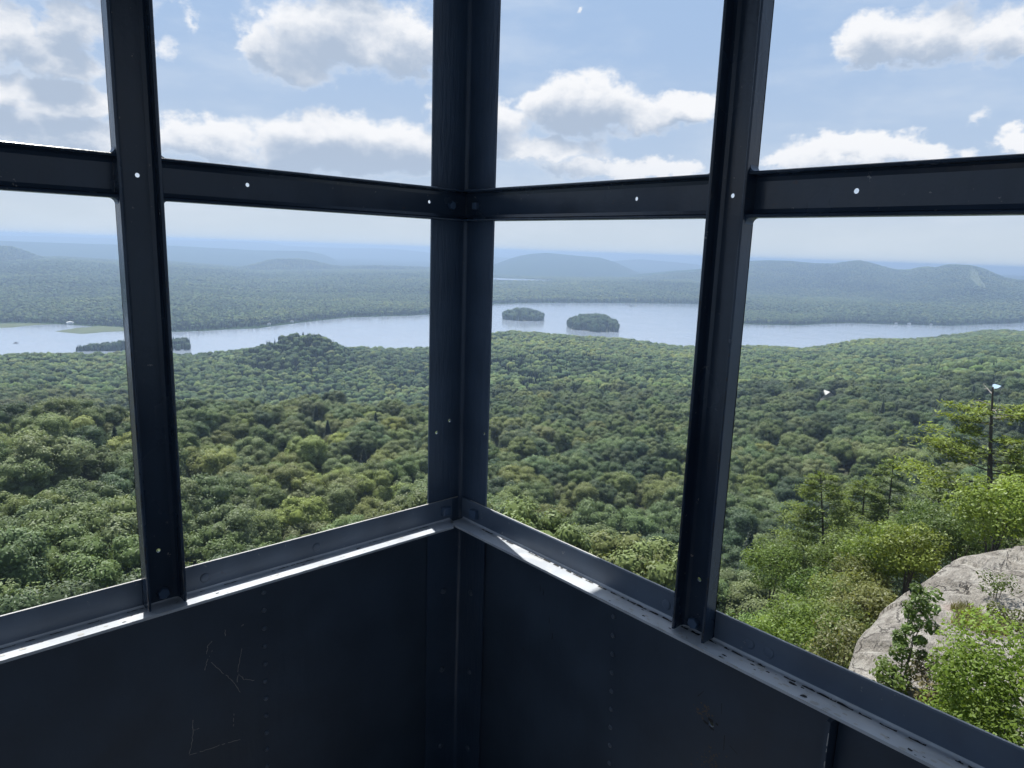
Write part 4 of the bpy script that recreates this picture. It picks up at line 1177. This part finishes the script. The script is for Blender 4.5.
for i, (u, d, R, tc, lb) in enumerate([(838, 36, 1.7, (.10, .13, .04), 'low bush at the lower left foot of the cliff, just above the right sill'), (856, 41, 1.8, (.12, .13, .05), 'olive thicket at the cliff foot between the airy bush and the rock'),
        (832, 43, 2.0, (.12, .16, .05), 'yellowish bush right behind the airy light green bush'), (790, 47, 2.4, (.11, .16, .045), 'green thicket behind the airy bush near the right mullion'), (752, 44, 2.2, (.10, .16, .045), 'green bush beside the foot of the right mullion'), (845, 32, 1.5, (.13, .14, .06), 'dry olive shrub against the lowest visible part of the rock')]):
    q = foot(u, d, 0); q = (q[0], q[1], float(near_ground(np.array([q[0]]), np.array([q[1]]))[0])-.2)
    leafy('bush', lb, 'bush', q, 3.4, R, int(3000*R/1.8), .16, tuple(c*1.4 for c in tc), 160+i, stems=5, lobes=14, bare=.0, tr_rad=.04, spread=.5)
# yellow sedge tufts
def tuft(label, u, v, d, n, h, spread, tint, seed):
    rng = np.random.default_rng(seed); q = at(u, v, d); V = []; Fc = []
    for i in range(n):
        a = rng.uniform(0, 6.28); r = spread*math.sqrt(rng.uniform()); x, y = q.x+r*math.cos(a), q.y+r*math.sin(a); z = float(rock_z(np.array([x]), np.array([y]))[0])-.05
        hh = h*rng.uniform(.6, 1.2); b2 = rng.uniform(0, 6.28); l = hh*rng.uniform(.2, .7); w = .014
        sx, sy = -math.sin(b2)*w, math.cos(b2)*w
        k = len(V); V += [(x-sx, y-sy, z), (x+sx, y+sy, z), (x+l*.4*math.cos(b2)-sx*.7, y+l*.4*math.sin(b2)-sy*.7, z+hh*.7), (x+l*.4*math.cos(b2)+sx*.7, y+l*.4*math.sin(b2)+sy*.7, z+hh*.7), (x+l*math.cos(b2), y+l*math.sin(b2), z+hh)]
        Fc += [(k, k+1, k+3), (k, k+3, k+2), (k+2, k+3, k+4)]
    o = link_mesh('grass_tuft', mesh_np('grass_tuft', V, np.array(Fc), False, np.repeat(rng.uniform(0, 1, n), 3)), [M_FLEAF])
    tinted(o, tint); return tag(o, label, 'grass')
tuft('yellow-brown grass tuft in the hollow on top of the rock', 990, 566, 31.5, 900, .55, .95, (.20, .19, .10), 3)
tuft('small olive grass tuft left of the yellow grass on the rock', 975, 560, 33, 300, .40, .55, (.15, .15, .06), 4)
tuft('sparse dry grass beside the shrub at the foot of the rock', 945, 664, 24.5, 350, .5, .7, (.17, .15, .07), 5)

# ------------------------------------------------------------------ lake details
def lake_pt(u, v, z=LAKE):
    a, tn = bearing(u, v); d = (z-CAM[2])/tn; return Vector((XY0[0]+d*math.cos(a), XY0[1]+d*math.sin(a), z)), d, a
def island(label, u, v, hw_px, depth, rise, n, seed, hmul):
    c, d, a = lake_pt(u, v); hw = hw_px*d/FPX
    rng2 = np.random.default_rng(seed)
    root = empty('wooded_island', c); tag(root, label, 'island')
    ux = np.array([math.sin(a), -math.cos(a)]); uy = np.array([math.cos(a), math.sin(a)])
    rr = np.linspace(0, 1, 9); th = np.linspace(0, 2*np.pi, 41); Rg, Tg = np.meshgrid(rr, th, indexing='ij')
    wob = 1+.09*np.sin(3*Tg+seed)+.05*np.sin(7*Tg)
    px = Rg*wob*hw*np.cos(Tg); py = Rg*wob*depth*np.sin(Tg)
    X = c.x+px*ux[0]+py*uy[0]; Y = c.y+px*ux[1]+py*uy[1]; Z = LAKE-.8+(rise+1.5)*(1-Rg**2.2)
    grid_mesh('shore', X, Y, Z, [M_SOIL], parent=root)
    P = []
    while len(P) < n:
        r = math.sqrt(rng2.uniform()); t_ = rng2.uniform(0, 6.28); w = 1+.09*math.sin(3*t_+seed)+.05*math.sin(7*t_)
        ppx = r*w*hw*.96*math.cos(t_); ppy = r*w*depth*.96*math.sin(t_)
        kd = 4 if rng2.uniform() < .62 else 0
        P.append((ppx*ux[0]+ppy*uy[0], ppx*ux[1]+ppy*uy[1], -.8+(rise+1.5)*(1-r**2.2), kd, (12+len(P) % 2) if kd == 4 else 8+len(P) % 4, hmul*rng2.uniform(.75, 1.15)*(.85+.15*(1-r**3))))
    o = forest_object('trees', np.array(P), None, None, 'stuff', parent=root)
    return root
island('left of two dark wooded islands in the lake right of the corner post', 523, 318, 21, 110, 9, 520, 3, 1.3)
island('rounder, nearer wooded island, right of the two beyond the near shore', 594, 327.5, 25.5, 120, 14, 620, 4, 1.5)
# tiny islet far out
c, d, a = lake_pt(631, 306.3)
b = Build(); V0, F0 = ico(2); rg = np.random.default_rng(5)
b.add(np.array(c)+V0*np.array([11, 7, 2.0])*(1+rg.uniform(-.15, .15, (len(V0), 1))), F0.tolist())
root = empty('islet', c); tag(root, 'tiny dark islet far out on the lake left of the right mullion', 'islet')
b.obj('rock', [M_SOIL], root, True)
for i, (dx, dy, s) in enumerate(((-4, 1, .32), (2, -2, .42), (5, 2, .28))):
    o = bpy.data.objects.new('shrub', MID[i % 4]); COL.objects.link(o); o.parent = root; o.location = (dx, dy, .6); o.scale = (s, s, s); tinted(o, TINT['spruce'])
# boat in the left bay
c, d, a = lake_pt(16, 343.2)
M_BOAT, t = material('dark_boat_hull'); principled(t, M_BOAT, i_Base_Color=(.05, .05, .055, 1), i_Roughness=.5)
M_WHITE, t = material('white_paint'); principled(t, M_WHITE, i_Base_Color=(.80, .80, .78, 1), i_Roughness=.6)
root = empty('boat', c); tag(root, 'small dark boat alone in the bay at the left edge', 'boat')
hull = Build(); secs = []
for i, f in enumerate(np.linspace(-1, 1, 9)):
    w = 1.25*max(.05, 1-max(0, f)**2.2); secs.append([(c.x+f*4.2, c.y-w, LAKE+.9+.25*max(0, f)), (c.x+f*4.2, c.y-w*.7, LAKE-.25), (c.x+f*4.2, c.y+w*.7, LAKE-.25), (c.x+f*4.2, c.y+w, LAKE+.9+.25*max(0, f))])
hull.add([p for s_ in secs for p in s_], [(i*4+j, i*4+j+1, (i+1)*4+j+1, (i+1)*4+j) for i in range(8) for j in range(3)]+[(0, 1, 2, 3), (35, 34, 33, 32)]+[(i*4, (i+1)*4, (i+1)*4+3, i*4+3) for i in range(8)])
hull.obj('hull', [M_BOAT], root)
cabb = Build(); cabb.prism([(-1.4, .9), (-1.2, 2.1), (.7, 2.1), (1.3, .95)], lambda p, q, t: (c.x+p, c.y+t, LAKE+q), -.85, .85); cabb.obj('cabin_top', [M_BOAT], root)
# grassy marsh in the left bay
M_MARSH, t = material('marsh_grass')
pos = t.n('ShaderNodeNewGeometry').outputs['Position']
principled(t, M_MARSH, i_Base_Color=t.mix(t.noise(t.vm('MULTIPLY', pos, (.03, .03, 0)), 1, 5, .6)[0], (.055, .080, .032), (.10, .115, .050)), i_Roughness=1.0)
def marsh(label, out):
    pts = [lake_pt(u, v)[0] for u, v in out]; n = len(pts); ctr = sum(pts, Vector())/n
    V = [p+Vector((0, 0, -.3)) for p in pts]+[p+(ctr-p)*.06+Vector((0, 0, .9)) for p in pts]+[ctr+Vector((0, 0, 1.3))]
    Fs = [(i, (i+1) % n, n+(i+1) % n, n+i) for i in range(n)]+[(n+i, n+(i+1) % n, 2*n) for i in range(n)]
    b = Build(); b.add(V, Fs)
    tag(b.obj('marsh', [M_MARSH]), label, 'marsh', kind='stuff')
marsh('grassy green marsh spit reaching into the bay behind the left mullion', [(54, 331.4), (62, 332.2), (72, 333.2), (80, 333.9), (90, 333.4), (104, 332.0), (122, 331.2), (150, 331.5), (168, 331.0), (150, 327.6), (120, 326.6), (98, 326.2), (84, 327.5), (74, 328.4), (64, 330.0)])
marsh('narrow strip of reeds along the far shore of the left bay', [(-60, 327.5), (0, 327.8), (14, 327.4), (22, 326.3), (34, 325.2), (52, 324.4), (40, 323.6), (16, 323.6), (0, 324.0), (-60, 324.0)])

# ------------------------------------------------------------------ cabins
M_ROOFG, t = material('cabin_roof'); principled(t, M_ROOFG, i_Base_Color=(.18, .17, .17, 1), i_Roughness=.7)
M_ROOFB, t = material('pale_blue_metal_roof'); principled(t, M_ROOFB, i_Base_Color=(.30, .42, .53, 1), i_Roughness=.35)
M_GREY, t = material('weathered_white_boards'); principled(t, M_GREY, i_Base_Color=(.42, .42, .40, 1), i_Roughness=.8)
M_WIN, t = material('window_glass'); principled(t, M_WIN, i_Base_Color=(.03, .04, .05, 1), i_Roughness=.1)
def cabin(label, p, yaw, w, dp, h, rh, mw, mr, cat='cabin', name='cabin'):
    root = empty(name, p); tag(root, label, cat)
    cs, sn = math.cos(yaw), math.sin(yaw); X0 = lambda x, y, z: (p[0]+x*cs-y*sn, p[1]+x*sn+y*cs, p[2]+z)
    b = Build(); b.prism([(-w/2, -3), (w/2, -3), (w/2, h), (0, h+rh), (-w/2, h)], lambda q, r, t: X0(q, t, r), -dp/2, dp/2); b.obj('walls', [mw], root)
    b = Build()
    for s in (-1, 1):
        b.prism([(0, h+rh+.05), (s*(w/2+.5), h-.35), (s*(w/2+.5), h-.05), (0, h+rh+.35)], lambda q, r, t: X0(q, t, r), -dp/2-.5, dp/2+.5)
    b.obj('roof', [mr], root)
    for i in (-1, 1):
        b = Build(); b.prism([(i*w*.25-.5, 1.0), (i*w*.25+.5, 1.0), (i*w*.25+.5, 2.2), (i*w*.25-.5, 2.2)], lambda q, r, t: X0(q, t, r), -dp/2-.06, -dp/2+.02); b.obj('window', [M_WIN], root)
    b = Build(); b.prism([(-.45, -.2), (.45, -.2), (.45, 2.0), (-.45, 2.0)], lambda q, r, t: X0(q, t, r), -dp/2-.06, -dp/2+.02); b.obj('door', [M_ROOFG], root)
    return root
for (u, lb, w, h) in ((269, 'small white cabin on the far shore, nearer the left mullion', 9, 4), (292, 'second small white cabin on the far shore right of the left mullion', 10, 3.5),
                      (896, 'small white cabin on the far shore right of the right mullion, left one of three', 10, 3.5), (909, 'white boathouse on the far shore right of the right mullion, middle one of three', 12, 4), (931, 'small pale cabin on the far shore right of the right mullion, right one of three', 9, 3.5),
                      (70, 'white marina shed on the far shore of the left bay', 14, 4)):
    a = bearing(u, 324)[0]; d = float(shore_far(a))+3
    cabin(lb, (XY0[0]+d*math.cos(a), XY0[1]+d*math.sin(a), LAKE+1.0), a-math.pi/2, w, 8, h, 2.2, M_WHITE, M_ROOFG if u != 70 else M_WHITE)
for (u, d, lb, mw, mr, hh) in HOUSES:
    a = bearing(u, 385)[0]; x_, y_ = XY0[0]+d*math.cos(a), XY0[1]+d*math.sin(a)
    cabin(lb, (x_, y_, float(near_ground(np.array([x_]), np.array([y_]))[0])-.5), a-math.pi/2+.5, 6, 8, hh, 2.2, {'w': M_GREY, 'g': M_ROOFG}[mw], {'b': M_ROOFB, 'w': M_GREY}[mr], 'house', 'house')
# ------------------------------------------------------------------ haze, sun, sky
M_HAZE = bpy.data.materials.new('summer_haze'); M_HAZE.use_nodes = True
t = NT(M_HAZE.node_tree)
ALB = (.495, .665, .91)
vs1 = t.n('ShaderNodeVolumeScatter', i_Color=(*ALB, 1), i_Density=2.15e-4, i_Anisotropy=.45)
vs2 = t.n('ShaderNodeVolumeAbsorption', i_Color=(*ALB, 1), i_Density=2.15e-4)
vs = t.n('ShaderNodeAddShader'); t.link(vs1.outputs[0], vs.inputs[0]); t.link(vs2.outputs[0], vs.inputs[1])
o = t.n('ShaderNodeOutputMaterial'); t.link(vs.outputs[0], o.inputs['Volume'])
b = Build(); b.box(-22000, -22000, -420, 22000, 22000, 18)
hz = b.obj('haze', [M_HAZE])
tag(hz, 'thin blue summer haze in the air over the lake and hills', 'haze', kind='stuff')

SUN_AZ, SUN_EL = math.atan2(.965, .26), math.radians(66)
sd = bpy.data.lights.new('sun', 'SUN'); sd.energy = 7.4; sd.angle = math.radians(.53); sd.color = (1, .965, .90)
so = bpy.data.objects.new('sun', sd); COL.objects.link(so)
to_sun = Vector((math.cos(SUN_EL)*math.cos(SUN_AZ), math.cos(SUN_EL)*math.sin(SUN_AZ), math.sin(SUN_EL)))
so.rotation_euler = to_sun.to_track_quat('Z', 'Y').to_euler()

W = bpy.data.worlds.new('sky'); W.use_nodes = True; S.world = W
t = NT(W.node_tree)
dirv = t.n('ShaderNodeTexCoord').outputs['Generated']
sx = t.n('ShaderNodeSeparateXYZ', i_0=dirv)
el = t.math('MULTIPLY', t.math('ARCSINE', sx.outputs[2]), 57.2958)
az = t.math('MULTIPLY', t.math('ARCTAN2', sx.outputs[1], sx.outputs[0]), 57.2958)
ae = t.n('ShaderNodeCombineXYZ', i_0=az, i_1=el).outputs[0]
base = t.ramp(t.math('DIVIDE', el, 90), [(0, (.64, .725, .80)), (.025, (.61, .70, .80)), (.06, (.50, .62, .79)), (.16, (.39, .54, .78)), (.34, (.32, .49, .77)), (1, (.16, .32, .66))])
sunside = t.vm('DOT_PRODUCT', dirv, (.26, .965, 0))
base = t.vm('SCALE', base); base.node.inputs['Scale'].default_value = 1
t.link(t.math('MULTIPLY_ADD', t.step(sunside, -.6, .35), .52, .48), base.node.inputs['Scale'])
base = t.mix(t.step(el, -3, 0), (.20, .26, .30), base)
# clouds: (centre pixel u, v, half width, half height)
CL = [(345, 42, 105, 50), (300, 66, 62, 30), (395, 45, 55, 40), (340, 142, 98, 34), (405, 150, 60, 30), (285, 150, 40, 30),
      (72, 22, 44, 42), (10, 38, 52, 38), (60, 62, 60, 26), (72, 98, 55, 22), (8, 92, 40, 28), (55, 132, 85, 24), (205, 140, 60, 28), (258, 45, 25, 25),
      (585, 108, 72, 36), (548, 104, 40, 26), (688, 108, 42, 19), (640, 118, 40, 22), (545, 150, 80, 19), (600, 168, 90, 14), (655, 172, 50, 14),
      (935, 34, 84, 36), (870, 40, 42, 34), (1005, 30, 60, 40), (870, 148, 100, 19), (800, 158, 60, 14), (930, 150, 50, 18), (1025, 138, 32, 16), (1000,-40,90,40), (480, 120, 60, 40), (60,-40,110,50), (330,-50,120,40)]
CL2 = [(187, 18, 14, 16), (168, 52, 22, 22), (980, 118, 18, 10), (262, 12, 12, 8), (577, 11, 8, 4), (150, 50, 16, 18)]
def ell(vec, field=None, CL=CL):
    for (u, v, hw, hh) in CL:
        a, tn = bearing(u, v); e = math.degrees(math.atan(tn)); a = math.degrees(a)
        aw = abs(math.degrees(bearing(u+hw, v)[0])-a); eh = abs(math.degrees(math.atan(bearing(u, v+hh)[1]))-e)
        q = t.vm('MULTIPLY_ADD', vec, (1/aw, 1/eh, 0), (-a/aw, -e/eh, 0))
        l = t.vm('LENGTH', q)
        field = l if field is None else t.n('ShaderNodeMath', operation='SMOOTH_MIN', i_0=field, i_1=l, i_2=.25).outputs[0]
    return t.math('SUBTRACT', 1, field)
sc = t.vm('MULTIPLY', ae, (1, 1.35, 0))
n_big = t.noise(sc, .16, 8, .62)
n_off = t.noise(t.vm('ADD', sc, (0, 1.2, 0)), .16, 5, .58)
warp = t.vm('MULTIPLY', t.vm('SUBTRACT', t.noise(sc, .45, 4, .6)[1], (.5, .5, .5)), (4.2, 2.6, 0))
aw_ = t.vm('ADD', ae, warp)
f0 = ell(aw_)
f1 = ell(t.vm('ADD', aw_, (0, 1.7, 0)))
# elsewhere in the sky: scattered fair weather clouds
outside = t.math('MAXIMUM', t.step(el, 27, 34), t.math('MAXIMUM', t.step(az, 86, 95), t.math('SUBTRACT', 1, t.step(az, 2, 10))))
rnd = t.math('MULTIPLY', t.math('SUBTRACT', t.noise(sc, .055, 4, .5)[0], .57), 5)
f0 = t.math('MULTIPLY_ADD', outside, t.math('SUBTRACT', rnd, f0), f0)
det = t.math('SUBTRACT', n_big[0], .5)
dens = t.math('ADD', f0, t.math('MULTIPLY', det, 2.0))
alpha = t.math('MAXIMUM', t.step(dens, -.02, .42), t.math('MULTIPLY', t.step(t.math('ADD', ell(aw_, None, CL2), t.math('MULTIPLY', det, 2.4)), .05, .85), .8))
up = t.math('ADD', f1, t.math('MULTIPLY', t.math('SUBTRACT', n_off[0], .5), 1.7))
grey = t.math('MULTIPLY', t.step(up, -.15, .75), t.step(dens, -.03, .30))
cc = t.mix(grey, (.95, .96, .985), (.44, .53, .67))
wisp = t.math('MULTIPLY', t.step(t.noise(t.vm('MULTIPLY', ae, (.6, 1.8, 0)), .12, 6, .6)[0], .42, .72), .30)
base2 = t.mix(wisp, base, (.80, .86, .93))
low = t.math('MULTIPLY', alpha, t.math('MULTIPLY_ADD', t.step(el, .5, 9), .62, .36))
fin = t.mix(low, base2, cc)
sdir = (math.cos(SUN_EL)*math.cos(SUN_AZ), math.cos(SUN_EL)*math.sin(SUN_AZ), math.sin(SUN_EL))
cs = t.math('MAXIMUM', t.vm('DOT_PRODUCT', dirv, sdir), 0)
glow = t.math('ADD', t.math('MULTIPLY', t.math('POWER', cs, 9), .9), t.math('MULTIPLY', t.math('POWER', cs, 60), 3.0))
gcol = t.n('ShaderNodeCombineXYZ', i_0=glow, i_1=glow, i_2=t.math('MULTIPLY', glow, .95)).outputs[0]
fin = t.vm('ADD', fin, gcol)
bg = t.n('ShaderNodeBackground', i_Color=fin, i_Strength=1.0)
o = t.n('ShaderNodeOutputWorld'); t.link(bg.outputs[0], o.inputs[0])

# ------------------------------------------------------------------ render look
S.view_settings.view_transform = 'Standard'; S.view_settings.look = 'None'
S.view_settings.exposure = 0.0; S.view_settings.gamma = 1.0; S.view_settings.use_curve_mapping = False
cy = S.cycles
cy.use_denoising = True
cy.max_bounces = 6; cy.diffuse_bounces = 3; cy.glossy_bounces = 3; cy.transmission_bounces = 2; cy.transparent_max_bounces = 4; cy.volume_bounces = 0
cy.sample_clamp_indirect = 6.0
cy.caustics_reflective = False; cy.caustics_refractive = False
